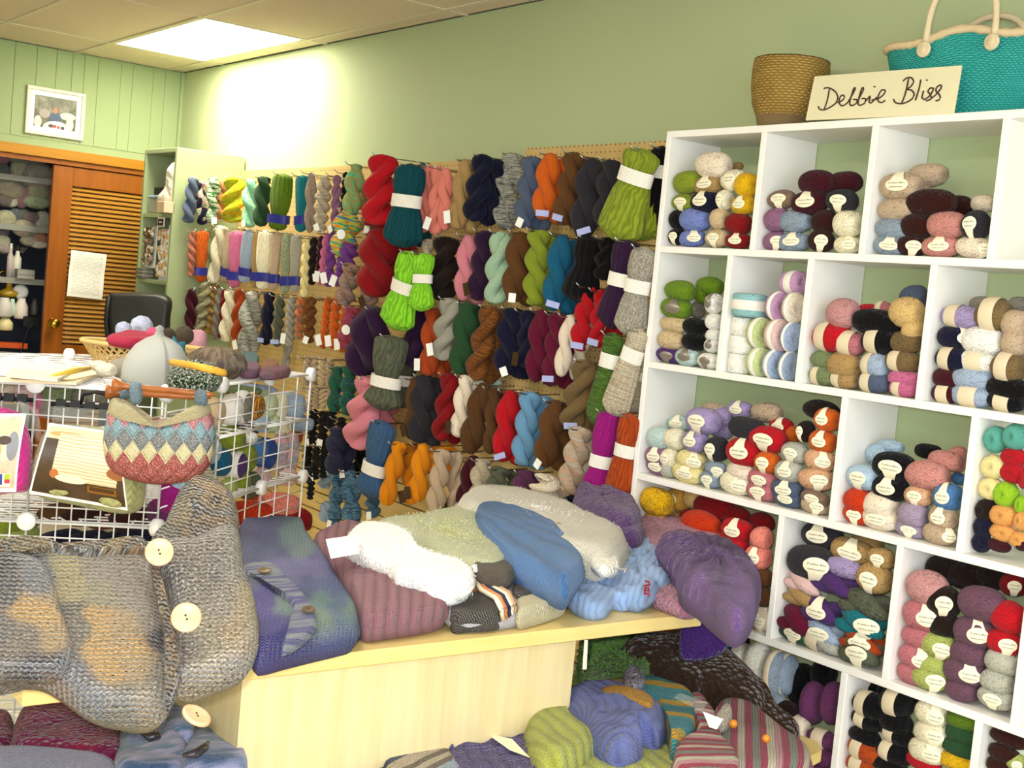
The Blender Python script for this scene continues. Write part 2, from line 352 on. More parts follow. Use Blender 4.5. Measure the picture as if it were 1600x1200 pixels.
# ---------------------------------------------------------------- yarn palette and unit shapes
PAL = {'black': '0c0b0e', 'periwinkle': '7c8cd0', 'beige': 'd9c096', 'dark red': '8c1217', 'olive green': '8a9a2c', 'navy': '141530', 'cream': 'f8f0d0', 'yellow': 'eab916',
'tan': 'b4925c', 'ivory': 'f8e8d0', 'mauve': '96698a', 'blue grey': '93a3b4', 'dark brown': '35140f', 'taupe': '8b7160', 'maroon': '420f1c', 'charcoal': '2f2d33', 'dusty pink': 'd08d84',
'pale blue': 'a6b8d0', 'oatmeal': 'c9b093', 'purple': '51306e', 'pale aqua': 'c4dcd8', 'white': 'fcfaf2', 'green': '6d8f1f', 'grey': '8b8578', 'lime': 'aeba64', 'dusty plum': '6e4c5e', 'pale lime': 'cfdc9a', 'powder blue': 'b0c2e0', 'orchid pink': 'cfa0c8', 'aqua': '93c4c6', 'pink': 'd5719b',
'sky blue': '6fa0c4', 'sage': '7c8a60', 'slate': '55617a', 'rose': 'c2757c', 'red': 'bf1522', 'olive brown': '7d6642', 'crimson': '661230', 'gold': 'c79a3c', 'lilac': 'ab9ac8', 'brown': '64401f', 'sand': 'dcb878',
'orange': 'd8641c', 'peach': 'e7b48c', 'pale grey': 'bcbcae', 'orange red': 'cc3a14', 'lavender': 'a796ae', 'blue': '4f7fb4', 'teal': '5fae9e', 'light yellow': 'f8e8a4', 'bright green': '9fd02a', 'apricot': 'f3ac5e',
'grey green': '5d6250', 'dark teal': '17757f', 'dark green': '2a5030', 'plum': '6a3560', 'rust': 'b3491a', 'salmon': 'd4655a', 'dark teal blue': '0f4650', 'coral pink': 'f08c7c', 'steel blue': '3f5f86', 'teal blue': '195f80',
'magenta': '9a1a78', 'moss green': '5d7a1c', 'bright lime': '8edb30', 'golden orange': 'ee9312', 'soft pink': 'e08a98', 'dark purple': '301636', 'light grey': 'aaa698', 'mint': '9cc8a4', 'violet': '7a3f92', 'hot pink': 'd8409a', 'pale green': 'd3dfae', 'pale pink': 'e9c4bf', 'light blue': 'b4cfe4', 'royal blue': '2f4f94', 'espresso': '211410'}
MY = {'': m_yarn('wool_yarn', 30, 3, .30, .0013), 'fine': m_yarn('fine_yarn', 44, 5, .25, .001), 'thick': m_yarn('chunky_yarn', 18, 2, .4, .0025),
 'tw': m_yarn('tweed_yarn', 30, 3, .25, .0015, 1, 'd8d0c0'), 'dtw': m_yarn('dark_tweed_yarn', 30, 3, .25, .0015, 1, '2a2014')}
def multi(name, cols, n1=30, vs=6):
    if name not in MY: MY[name] = m_yarn(name.replace(' ', '_')+'_yarn', n1, 3, .25, .0014, multi=cols, vs=vs)
    return name
multi('pink and green variegated', ['8f4a5c', 'd98a92', 'd9c9b0', '6f9a70', 'a8c0c0'])
multi('green and yellow variegated', ['c43a20', 'e8a01c', 'd9d020', '8aa820', 'e0c030', '5f8a20'])
multi('dark green and white variegated', ['20402a', '3a7a3a', 'dfe8d0', '2c5a34'])
multi('mint green variegated', ['5fb488', 'a8dcb4', '7ac8a0', 'd0e8c8'])
multi('green and tan variegated', ['4f9a70', '6fc08c', 'b09a50', '58a88c'])
multi('rainbow', ['d23a7c', 'e8702c', 'e6d030', '3aa86c', '2f78c0', '8a3aa0'], vs=9)
multi('grey and rust variegated', ['6c6c66', 'b06a48', '9a948c', '8a6454', 'b4a890'])
multi('olive and cream variegated', ['6b6a48', '8a8560', 'b0a884', '5a5a42'])
multi('ochre variegated', ['7a6430', 'b09040', 'a07850', '806a4a'])
multi('black and white', ['17171a', 'dcdccc', '1c1c20', 'd0d0c4', '22222a'], 30, 40)
multi('brown tiger', ['2c1a10', 'a86a2a', '3a2414', '9a5a24', '2a1810'], 30, 34)
multi('orange and grey variegated', ['d8642c', '7c7a64', 'e07030', '8a7c60'], 30, 5)
multi('magenta and rust variegated', ['7a2a5c', 'a04870', '9a3a2c', '58286c'])
multi('teal and green variegated', ['123c3a', '1f6a5a', '2a5a2c', '24406a', '3a8a6c'])
multi('blue variegated', ['1c2a44', '3a5a7c', '5a86a0', '243850', '7a9ab0'])
multi('dark purple variegated', ['1c1830', '34284c', '22303c', '3c2c50'])
multi('pastel variegated', ['d8b48c', '9aa890', 'c89a7c', 'b8b0a0', 'a8c0b8'], 30, 8)
multi('green fleck', ['3a5a1c', '5a7a30', '2c4a18', '7f9a50'], 30, 30)
multi('light fleck', ['b4a890', 'd8ccb0', 'a09078', 'e0d6c0'], 30, 30)
multi('cream fleck', ['d6d2c0', 'eae6d8', 'b8b8ac'], 30, 30)
multi('orange and black variegated', ['e08a1c', '2a2018', 'e8a030', 'c06a14'], 20, 12)
multi('pink and grey striped', ['e6b4b4', 'd8a0a8', '9aa0a4', 'e8c4c0'], 20, 3)
def ballmesh(k, squash=0, end=False):
    rnd = random.Random(k); mb = MB(); N, K = 22, 30; vs = []; uv = []
    ph = [rnd.uniform(0, 6.28) for _ in range(6)]
    for i in range(N+1):
        t = -cos(pi*i/N)                      # along axis
        ex = 2.5 if k % 3 else 2.1
        r0 = max(0, 1-abs(t)**ex)**(1/2.1)
        for j in range(K):
            q = 2*pi*j/K
            r = r0*(1+.02*sin(2*q+ph[0]+1.5*t)+.016*sin(3*q+ph[1]-2*t)+.012*sin(5*t+ph[2]+q))
            r *= 1+.012*sin(9*q+6*t+ph[3])
            x = t*(1+.03*sin(q+ph[4]))
            if abs(t) > .9 and squash: x *= 1-.12*(1-r0)
            vs.append((x, r*cos(q), r*sin(q))); uv.append((j/K, (i/N)))
    fs = [(i*K+j, (i+1)*K+j, (i+1)*K+(j+1) % K, i*K+(j+1) % K) for i in range(N) for j in range(K)]
    mb.add(vs, fs, uv); return mb.mesh('yarn_ball_%d' % k, True)
BALL = [ballmesh(k, 1) for k in range(6)]
def cakemesh():
    mb = MB(); pr = [(.05, -.62), (.2, -.9), (.62, -1), (.9, -.93), (1, -.75), (1, 0), (1, .75), (.9, .93), (.62, 1), (.2, .9), (.05, .62)]
    K = 30; vs = []; uv = []
    for i, (r, x) in enumerate(pr):
        for j in range(K): q = 2*pi*j/K; vs.append((x, r*cos(q), r*sin(q))); uv.append((j/K*.2, i/10*2))
    mb.add(vs, [(i*K+j, (i+1)*K+j, (i+1)*K+(j+1) % K, i*K+(j+1) % K) for i in range(10) for j in range(K)]+[tuple(range(K)), tuple(10*K+j for j in range(K))[::-1]], uv)
    return mb.mesh('yarn_cake', True)
CAKE = cakemesh()
def endball():
    # a ball seen on its wound end: dimple in the middle
    mb = MB(); N, K = 20, 30; vs = []; uv = []
    for i in range(N+1):
        a = pi*i/N; t = cos(a); r = sin(a)**.8 if 0 < i < N else 0
        for j in range(K):
            q = 2*pi*j/K; d = .28*exp(-(r/.28)**2)*(1 if t < 0 else -1)
            w_ = 1+.03*sin(7*q+5*a); vs.append((r*cos(q)*w_, t+d, r*sin(q)*w_)); uv.append((j/K, i/N*2))
    mb.add(vs, [(i*K+j, i*K+(j+1) % K, (i+1)*K+(j+1) % K, (i+1)*K+j) for i in range(N) for j in range(K)], uv)
    return mb.mesh('yarn_ball_end', True)
ENDB = endball()
def coilmesh():
    # twisted hank lying on its side, folded in two lobes
    mb = MB(); n = 26
    for s_ in (-1, 1):
        pts = []; rr = []
        for i in range(n+1):
            t = i/n; x = -1+2*t; q = pi*1.6*t+(0 if s_ > 0 else pi)
            pts.append((x*.86, .42*cos(q), .42*sin(q))); rr.append(.56*(max(.02, 1-abs(x)**3.2))**.5)
        mb.tube(pts, rr, 18)
    return mb.mesh('yarn_coil', True)
COIL = coilmesh()
# labels lie on the unit ball: directions (axis x, view -y)
def sph(p, q, az, r=1.02):
    # p,q tangent coords around direction az
    n_ = Vector((sin(az), -cos(az), 0)); e = Vector((cos(az), sin(az), 0)); z = Vector((0, 0, 1))
    L = sqrt(p*p+q*q)
    d = n_ if L < 1e-6 else n_*cos(L)+(e*p+z*q)*(sin(L)/L)
    # match the barrel shape: unit superellipsoid |x|^2.4 + (y2+z2)^(2.4/2) = 1
    x = abs(d.x); yz = sqrt(d.y**2+d.z**2)
    k = (x**2.45+yz**2.1)**(-1/2.25)
    return d*(k*r)
def labelmesh(az, strap=1, rx=.5, ry=.46, r=1.062):
    mb = MB(); n = 28; vs = [sph(0, 0, az, r)]; uvs = [(0, 0)]
    R_ = 4
    for a in range(1, R_+1):
        for j in range(n):
            q = 2*pi*j/n; vs.append(sph(rx*a/R_*cos(q), ry*a/R_*sin(q), az, r)); uvs.append((cos(q)*a/R_, sin(q)*a/R_))
    fs = [(0, 1+j, 1+(j+1) % n) for j in range(n)]
    for a in range(R_-1): fs += [(1+a*n+j, 1+(a+1)*n+j, 1+(a+1)*n+(j+1) % n, 1+a*n+(j+1) % n) for j in range(n)]
    mb.add(vs, fs, uvs)
    if strap:
        vs = []; fs = []
        for i in range(9):
            q = strap*(ry*.8+i/8*(1.35-ry*.8)); w_ = .2+.10*((1-i/8)**2)
            vs += [sph(-w_, q, az, r), sph(w_, q, az, r)]
            if i: fs.append((2*i-2, 2*i-1, 2*i+1, 2*i) if strap > 0 else (2*i-2, 2*i, 2*i+1, 2*i-1))
        mb.add(vs, fs)
    return mb.mesh('paper_label', True)
def bandmesh(t0, t1):
    mb = MB(); K = 28; vs = []; N = 5
    for i in range(N+1):
        t = t0+(t1-t0)*i/N; r = max(0, 1-abs(t)**2.4)**(1/2.1)*1.055+.012
        for j in range(K): q = 2*pi*j/K; vs.append((t, r*cos(q), r*sin(q)))
    mb.add(vs, [(i*K+j, (i+1)*K+j, (i+1)*K+(j+1) % K, i*K+(j+1) % K) for i in range(N) for j in range(K)])
    return mb.mesh('paper_band', True)
def textmesh(txt, shear=.35, size=1.0, width=None):
    c = bpy.data.curves.new('t', 'FONT'); c.body = txt; c.shear = shear; c.align_x = 'CENTER'; c.align_y = 'CENTER'; c.resolution_u = 1; c.offset = .008
    o = bpy.data.objects.new('t', c); COL.link(o); dg = bpy.context.evaluated_depsgraph_get(); me = bpy.data.meshes.new_from_object(o.evaluated_get(dg))
    v = [tuple(x.co) for x in me.vertices]; f = [tuple(p.vertices) for p in me.polygons]; bpy.data.objects.remove(o); bpy.data.meshes.remove(me)
    W_ = max(p[0] for p in v)-min(p[0] for p in v); k = (width or W_)/W_
    return [(p[0]*k*size, p[1]*k*size) for p in v], f
T_DB = textmesh('Debbie Bliss'); T_SM = textmesh('cashmerino', 0); T_LS = textmesh('LARA', 0); T_LM = textmesh('BEAUMONDE', 0)
def printmesh(az, two=True, rx=.42):
    mb = MB()
    for (vv, ff), wd, qy in ((T_DB, rx*1.75, .1), (T_SM, rx*1.5, -.16)):
        mx = max(p[0] for p in vv)*2
        mb.add([sph(p[0]/mx*wd, qy+p[1]/mx*wd, az, 1.078) for p in vv], ff)
    return mb.mesh('lettering')
AZ = {'L': radians(8), 'C': radians(34), 'R': radians(58)}
LAB = {k: [labelmesh(a, s_) for s_ in (1, -1)] for k, a in AZ.items()}
PRT = {k: printmesh(a) for k, a in AZ.items()}
BAND = {'B': bandmesh(-.6, .02), 'M': bandmesh(-.4, .4), 'W': bandmesh(-.72, .55), 'K': bandmesh(-.7, .6)}
M['bronze'] = plain('bronze_label', '8d8478', .35, .5, .4)
M['pinklab'] = plain('pink_label', 'e9a0a8', .6)
M['bandpaper'] = plain('kraft_cream_band', 'dccdae', .75)
M['whiteband'] = m_lines('white_printed_band', 'f4efe4', '8a8478', .02, .3, 2)
ORD = ['leftmost', 'second', 'third', 'fourth', 'fifth', 'sixth', 'seventh', 'eighth', 'ninth', 'tenth', 'eleventh', 'twelfth', 'thirteenth', 'fourteenth', 'fifteenth', 'sixteenth', 'seventeenth', 'eighteenth', 'nineteenth', 'twentieth']
LAYER = ['bottom layer', 'second layer', 'third layer', 'fourth layer', 'fifth layer', 'sixth layer', 'top layer']
def frac(c): return c
NB = 0
def place_ball(u, v, wpx, hpx, colour, code, y, label, group, kind='ball', mat=None, rot=0, P=None, rz=0):
    global NB; NB += 1
    P = P or at(u, v, y=y); d = depth(P); vd = (P-CAM).normalized(); ca = abs(vd.y)/sqrt(vd.x**2+vd.y**2); sa = sqrt(1-ca*ca)
    W_ = wpx/2*d/FPX*1.04; c_ = hpx/2*d/FPX*1.05
    b_ = min(c_*1.0, .045)
    a_ = sqrt(max((W_**2-(b_*sa)**2), (W_*.45)**2))/ca
    a_ = min(a_, .085)
    if y < 0 and P.x > X0 and group.startswith('yarn balls in the white'):
        r_ = sum(1 for z in SB if P.z < z+TH*.5)
        xs_ = [X0]+DV[min(r_, 5)]+[XR]
        xl = max([x for x in xs_ if x < P.x+.02])+TH; xr = min([x for x in xs_ if x > P.x]+[XR])
        hw = c_ if 'V' in code and kind != 'cake' else a_
        if 'V' in code: hw = a_
        if xr-xl > 2*hw*.8: P.x = min(max(P.x, xl+hw*.97), xr-hw*.97)
        fl = (SB+[0])[r_] + TH if r_ < 5 else 0
        P.z = max(P.z, fl+c_*.98)
    me = {'ball': BALL[NB % 6], 'cake': CAKE, 'end': ENDB, 'coil': COIL}[kind]
    nm = {'ball': 'yarn_ball', 'cake': 'yarn_cake', 'end': 'yarn_ball', 'coil': 'yarn_hank'}[kind]
    o = link(nm, me); o.location = P
    if kind == 'end': b_ = c_
    o.scale = (a_, b_, c_); o.rotation_euler = (0, radians(rot), (rz or radians(random.uniform(-4, 4))))
    if 'V' in code: o.scale = (c_, a_, a_) ; o.rotation_euler = (0, radians(90), 0)
    o.color = lin(PAL.get(colour, 'ffffff'))
    mk = mat or ''
    if colour in MY: mk = colour
    o.material_slots  # data shared: material goes on the object
    if len(me.materials) == 0: me.materials.append(MY[''])
    o.material_slots[0].link = 'OBJECT'; o.material_slots[0].material = MY[mk]
    tag(o, label, 'yarn ball' if kind != 'coil' else 'yarn hank', group)
    for ch in code:
        if ch in 'LCR':
            lb = link('paper_label', LAB[ch][NB % 2], M['paper'] if 'w' not in code else M['wpaper'], o); link('lettering', PRT[ch], M['ink'], lb)
        elif ch == 'G':
            lb = link('paper_label', LAB['L'][NB % 2]); lb.parent = o
            if not lb.data.materials: lb.data.materials.append(M['paper'])
            lb.material_slots[0].link = 'OBJECT'; lb.material_slots[0].material = M['bronze']
        elif ch in 'BMWK':
            lb = link('paper_band', BAND[ch]); lb.parent = o
            if not lb.data.materials: lb.data.materials.append(M['bandpaper'])
            lb.material_slots[0].link = 'OBJECT'; lb.material_slots[0].material = M['whiteband' if ch in 'WK' or 'w' in code else 'bandpaper']
    return o
for k in LAB:
    for me in LAB[k]: me.materials.append(M['paper'])
CT = {'L': 'oval label', 'C': 'oval label', 'R': 'oval label', 'G': 'bronze label', 'B': 'paper band', 'M': 'paper band', 'W': 'printed band', 'K': 'printed band'}
def words(colour, kind, code):
    colour = colour.replace(' variegated', '').replace(' striped', '')
    k = {'ball': 'yarn ball', 'cake': 'yarn cake', 'end': 'wound ball', 'coil': 'twisted hank'}[kind]
    t = [CT[c] for c in code if c in CT]
    return '%s %s%s' % (colour, k, ' with '+t[0] if t else '')
def cell(name, ox, oy, s, txt, layers=None, group=None, ydef=None):
    """one cubby: every line is a layer from the bottom up; entry = cx,cy,w,h,colour,code"""
    for li, line in enumerate([l for l in txt.strip().split('\n')]):
        ents = []
        for e in line.split(';'):
            e = e.strip()
            if not e: continue
            f = [x.strip() for x in e.split(',')]; ents.append((float(f[0]), float(f[1]), float(f[2]), float(f[3]), f[4], f[5] if len(f) > 5 else ''))
        order = sorted(ents, key=lambda a: a[0])
        for e in ents:
            cx, cy, w_, h_, col_, code = e
            k = order.index(e)
            kind = 'cake' if 'k' in code else 'end' if 'e' in code else 'coil' if 't' in code else 'ball'
            u, v = ox+cx/s, oy+cy/s
            y = ydef if ydef is not None else CY+.042
            if 'b' in code: y += .075
            if 'd' in code: y += .035
            if 'f' in code: y -= .02
            ln = LAYER[min(li, 5)]
            lab = '%s, %s %s, %s' % (words(col_, kind, code), ln, ORD[k], name)
            mat = 'thick' if 'h' in code else 'tw' if 'z' in code else 'fine' if NB % 3 == 0 else ''
            place_ball(u, v, w_/s, h_/s, col_, code, y, lab, group or 'yarn balls in the white cubbies', kind, mat, rot=random.uniform(-4, 4))
cell('top-row first cubby', 1020, 180, 5.333, """150,1010,150,135,black,L;330,1027,225,135,periwinkle,C;540,1025,200,150,beige,L;710,1048,200,130,dark red,L
155,870,160,160,black;358,870,265,195,periwinkle;560,862,170,175,beige;715,905,215,170,dark red
205,728,205,145,olive green,L;440,722,245,180,navy,L;605,705,150,165,cream,L;757,748,205,155,yellow,L
240,560,245,190,olive green;465,582,250,150,tan,L;680,542,225,175,cream,L;785,582,200,200,yellow
510,420,295,215,ivory;700,428,110,70,tan,b""")
cell('top-row second cubby', 1020, 180, 5.333, """950,1048,205,155,mauve,C;1180,1057,255,155,blue grey,L;1405,1045,210,190,dark brown,C;1620,1087,215,150,cream,C
965,872,212,195,mauve;1195,882,275,185,blue grey;1430,885,210,190,dark brown;1630,905,245,215,cream
1075,702,235,155,taupe,L;1310,732,295,195,maroon,L;1580,715,255,185,charcoal,L
1370,562,305,205,maroon;1600,560,285,180,maroon,d""")
cell('top-row third cubby', 1300, 180, 5.333, """412,1090,285,160,blue grey,L;660,1092,245,175,dark brown,C;910,1097,305,172,dusty pink,L;1180,1103,275,170,ivory,R
430,945,305,180,blue grey;710,922,260,205,dark brown;960,915,315,222,dusty pink;1205,915,235,240,charcoal,L
465,785,315,182,oatmeal;1050,760,240,170,dark brown,b;830,730,400,222,dark brown;1260,735,190,140,ivory,b
510,592,345,215,oatmeal,L;750,590,160,120,oatmeal,b;800,500,310,190,oatmeal,b""")
cell('second-row first cubby', 1010, 390, 5.333, """160,880,205,128,purple,G;345,900,205,145,pale aqua,G;520,930,185,130,white,G
185,752,225,152,beige;400,765,200,150,black;548,800,130,115,white,G
225,625,235,132,beige;408,642,205,135,black;560,715,130,110,white
245,490,255,165,green,G;430,500,115,150,grey,Gb;565,600,145,135,white
285,345,258,168,green;530,305,225,150,green,b;470,375,140,150,green,b;565,450,150,165,white,G""")
cell('second-row second cubby', 1010, 390, 5.333, """775,950,172,160,white,KVk;945,938,178,225,pale lime,Wk;1070,965,165,230,powder blue,Wk;1190,978,130,230,pale blue,Wk
785,792,178,150,white,KVk
790,640,165,150,white,KVk;950,695,185,240,pale lime,Wk;1105,715,190,250,pale pink,Wk;1215,728,115,235,powder blue,Wk
1010,485,110,185,sky blue,Kkb;842,465,245,190,aqua,KVk;1095,472,165,225,orchid pink,Wk;1232,485,140,235,ivory,Wk
1230,280,185,190,orchid pink,Wkd""")
cell('second-row third cubby', 1240, 400, 4.444, """165,842,190,135,sage,B;350,877,205,128,tan,B;560,892,222,145,slate,B;762,937,190,115,pink,B
178,717,175,135,sage;355,760,235,182,tan;570,760,205,170,pale blue,B;765,848,212,112,pink
225,560,270,200,red,B;390,607,212,165,rose,M;620,592,285,182,black,B;762,730,240,152,olive brown,B
520,380,140,90,red,b;345,400,232,205,rose,z;625,365,130,90,rose,bB;580,462,325,175,black;780,600,232,160,olive brown,h;830,515,150,150,sand
840,290,192,165,slate,b;788,392,242,208,sand""")
cell('second-row fourth cubby', 1240, 400, 4.444, """1010,970,205,135,maroon,M;1235,987,272,152,pale blue,M;1470,1042,255,135,black,M
1020,845,215,145,maroon;1245,852,265,165,pale blue;1490,922,295,165,black
1060,712,262,165,navy,B;1280,732,245,155,white,M;1495,772,235,205,olive brown,M
1085,562,225,155,navy,R;1320,590,285,205,white;1540,600,190,190,oatmeal
1300,335,150,110,grey,b;1145,422,285,155,lilac,B;1395,412,255,232,olive brown,M;1545,470,190,190,oatmeal;1560,340,130,110,grey,b""")
cell('third-row first cubby', 980, 570, 4.571, """145,747,195,125,mauve,L;292,782,130,115,pale grey;437,812,232,135,light yellow,L;597,852,165,125,blue grey,L;777,890,225,155,cream,C;957,942,222,135,rose,L;1147,1002,205,125,slate,L;1335,1047,195,125,oatmeal,C
155,637,185,150,mauve,L;312,667,148,145,cream,L;460,682,205,135,light yellow,C;637,747,165,115,blue grey,C;812,765,205,135,ivory;970,817,212,135,rose,L;1145,892,222,145,slate,L;1345,952,205,125,taupe,L
180,512,185,160,pale aqua;345,532,165,152,cream;490,547,195,155,lilac,L;642,602,175,175,charcoal,L;842,622,255,195,red,L;1007,697,192,165,orange,L;1160,762,205,155,pale grey,L;1350,817,245,155,peach,C
332,412,175,115,pale aqua,Lb;545,400,252,185,lilac,L;692,372,150,135,lilac,b;680,480,150,110,lilac,b;855,452,255,155,charcoal;1010,530,275,175,red,L;1185,500,110,120,orange,b;1200,627,195,145,pale grey,L;1380,682,212,152,peach,C
620,310,170,80,oatmeal,b;805,320,182,120,lilac,Lb;1000,342,225,135,oatmeal,b;1105,442,175,125,red,Lb;1275,475,125,150,espresso,L;1400,547,192,155,orange,L
1390,325,265,142,espresso,d;1430,392,182,162,orange,L""")
cell('third-row second cubby', 1280, 620, 5, """230,952,225,155,orange red,L;472,1002,305,175,ivory,L;710,1075,225,125,lavender,L;940,1090,252,165,oatmeal,R
265,802,235,205,orange red;485,852,272,212,ivory;740,922,232,205,lavender;972,942,222,195,oatmeal,L
315,622,255,195,light blue,L;560,715,285,192,black,L;780,772,222,165,peach,L;1010,782,222,212,blue,L
400,442,185,180,light blue,b;560,385,200,100,light blue,b;592,542,335,215,black,L;1090,640,110,90,blue,b;850,612,335,225,dusty pink
850,425,200,115,black,b;1080,490,155,200,dusty pink,b;985,500,255,155,dusty pink,d""")
cell('third-row third cubby', 1280, 620, 5, """1240,1130,145,155,navy,e;1400,1160,190,100,maroon,e;1590,1150,110,110,maroon,e
1270,1012,155,175,navy,e;1440,1062,205,135,apricot,e;1560,1115,155,125,apricot,e
1290,882,165,180,espresso,e;1442,925,212,172,apricot,e;1582,970,110,150,apricot,e
1310,712,185,172,light yellow,e;1462,762,190,200,bright green,e;1580,842,100,140,bright green,e
1340,542,192,182,light yellow,e;1520,597,205,155,red,e;1600,640,80,150,red,e
1375,332,182,205,teal,e;1540,312,195,205,teal,e;1522,472,192,145,red,e""")
cell('fourth-row first cubby', 680, 740, 3.077, """1575,770,110,100,ivory,L;1470,735,110,100,ivory,L;1370,710,110,90,brown;1270,680,110,90,brown
1560,680,110,100,ivory,L;1460,650,110,100,brown;1350,620,110,100,brown;1240,580,120,100,red
1570,590,110,100,brown;1460,560,110,100,brown;1350,520,110,100,orange red;1240,470,120,110,red
1570,500,110,90,brown;1555,402,125,115,coral pink,L;1450,400,120,90,orange red;1210,330,120,80,light yellow
1432,352,155,115,red,L;1330,320,130,110,orange red,L;1060,215,110,60,yellow;1140,200,100,60,gold,b
1282,240,200,120,orange red;1452,272,145,110,red,L;1570,312,105,110,coral pink;1570,235,120,90,dark red,b
1230,212,110,80,dark red,b;1040,128,160,130,yellow,h;1170,125,130,120,gold,Lb;1240,120,90,90,sand,b;1345,165,210,120,dark red,b;1440,205,160,100,dark red,b""")
cell('fourth-row second cubby', 1190, 800, 3.902, """145,782,205,125,dark green,tL;370,852,245,135,pale grey,tB;602,912,245,175,grey green,tL
160,642,225,185,crimson,t;375,732,245,145,pale blue,tL;615,792,245,135,rust,tL
192,502,225,120,tan,t;370,602,235,165,purple,tL;612,672,305,185,dark teal,tC
200,412,222,135,pale pink,t;440,432,275,145,purple,t;640,562,305,175,grey green,th
285,302,295,205,charcoal,C;510,342,215,115,lilac,;692,402,215,185,tan,L
560,242,265,155,tan,Ld;730,282,160,125,tan,L;370,142,245,165,charcoal,Ld;640,200,200,120,tan,b""")
cell('fourth-row third cubby', 1190, 800, 3.902, """850,985,180,125,rose,;1030,1032,222,155,lime,Cw;1220,1112,195,135,dusty plum,;1430,1132,212,135,pale grey,Lw
880,862,215,155,rose,Cw;1040,932,205,135,lime;1240,972,245,165,dusty plum,Cw;1440,1032,205,155,pale grey
900,742,225,135,rose;1080,812,215,155,lime,Cw;1270,862,225,165,dusty plum;1470,912,205,155,pale grey
930,612,245,185,rose,Cw;1110,682,205,155,espresso;1300,732,245,185,dusty plum,Cw;1480,792,205,155,red,Cw
970,452,252,205,rose,z;1110,542,195,185,espresso,Cw;1350,562,285,205,dusty plum;1512,642,215,195,red
1090,350,210,170,espresso,b;1250,390,250,160,espresso,b;1400,400,200,130,espresso,b;1535,442,155,135,dark red,Cb""")
cell('fourth-row sliver cubby at the right edge', 1190, 800, 3.902, """1600,1100,70,120,blue grey
1600,960,70,120,white,L""")
cell('fifth-row first cubby', 1100, 960, 3.2, """590,800,150,90,plum;480,760,140,90,plum;360,720,150,90,slate;240,680,150,90,ivory
590,710,150,90,plum;480,670,140,90,espresso;360,620,150,100,slate;240,590,150,100,ivory
590,620,150,90,plum,M;470,560,120,110,ivory,B;345,520,150,90,blue grey;240,500,130,90,ivory;330,420,165,90,blue grey;250,350,120,70,ivory,
420,492,135,110,espresso;545,440,125,215,plum,d;645,442,120,205,plum,d
130,170,85,115,teal blue,;190,212,115,140,cream fleck,;270,240,130,200,cream fleck,;360,292,115,210,blue grey,M;412,302,125,200,blue grey,Md
490,352,145,205,black,b;600,292,130,150,black,b;180,130,90,80,purple,b""")
cell('fifth-row far-left cubby', 680, 740, 3.077, """930,770,120,110,brown,L;1010,765,110,90,olive brown,Cw;1110,790,140,100,rust,h;1180,800,110,100,brown
960,700,120,90,taupe,h;1050,700,150,90,rust,;1140,690,120,100,brown,b""")
cell('fifth-row second cubby', 1100, 960, 3.2, """760,742,195,105,rust,B;930,752,165,100,black,;1100,742,175,80,red,;1270,737,185,90,yellow,;1440,742,160,90,dark brown,;1562,742,95,90,lime,C
770,662,185,115,rust,B;950,692,175,105,black,B;1120,682,185,122,cream,C;1300,672,185,95,dark green,;1450,680,160,90,dark brown,
755,592,155,95,black,;970,602,175,95,black,B;1140,592,175,122,cream,C;1302,602,175,95,dark green,;1455,592,175,90,dark brown,
790,522,155,85,black,B;960,540,165,120,black,;1142,492,165,132,cream,C;1302,532,175,95,moss green,;1470,520,150,80,dark brown,b
800,442,185,125,black,B;962,442,165,135,black,M
800,365,165,85,black,b;930,385,130,80,black,b;1100,440,140,80,black,b""")
# ---------------------------------------------------------------- hanging hanks
def twistmesh(turns, lobe=.215, rad=.285, seed=0):
    mb = MB(); n = 30; rnd = random.Random(seed); p0 = rnd.uniform(0, 6.28)
    K = 18
    for s_ in (0, pi):
        vs = []; uv = []; n = 40
        for i in range(n+1):
            t = i/n; q = p0+2*pi*turns*t+s_
            cap = sqrt(max(0, 1-(1-min(1, t/.07))**2)) if t < .07 else sqrt(max(0, 1-(1-min(1, (1-t)/.07))**2)) if t > .93 else 1
            wd = (.86+.16*sin(pi*min(1, t*1.05)))*(1+.05*sin(7*t+seed))
            e2 = min(1, t/.14, (1-t)/.12); e2 = .45+.55*e2*e2*(3-2*e2)
            off = lobe*wd*e2; r = max(.004, (rad*wd+.35*(lobe*wd-off))*cap)
            for k in range(K):
                g = 2*pi*k/K; vs.append((off*cos(q)+r*cos(g), off*sin(q)+r*sin(g), -t)); uv.append((k/K, t*1.2))
        fs = [(i*K+k, (i+1)*K+k, (i+1)*K+(k+1) % K, i*K+(k+1) % K) for i in range(n) for k in range(K)]
        mb.add(vs, fs+[tuple(range(K)), tuple(n*K+k for k in range(K))[::-1]], uv)
    # knob where the end is tucked through
    me = mb.mesh('yarn_hank', True); rescale_uv(me, mb, .0); return me
def rescale_uv(me, mb, k): pass
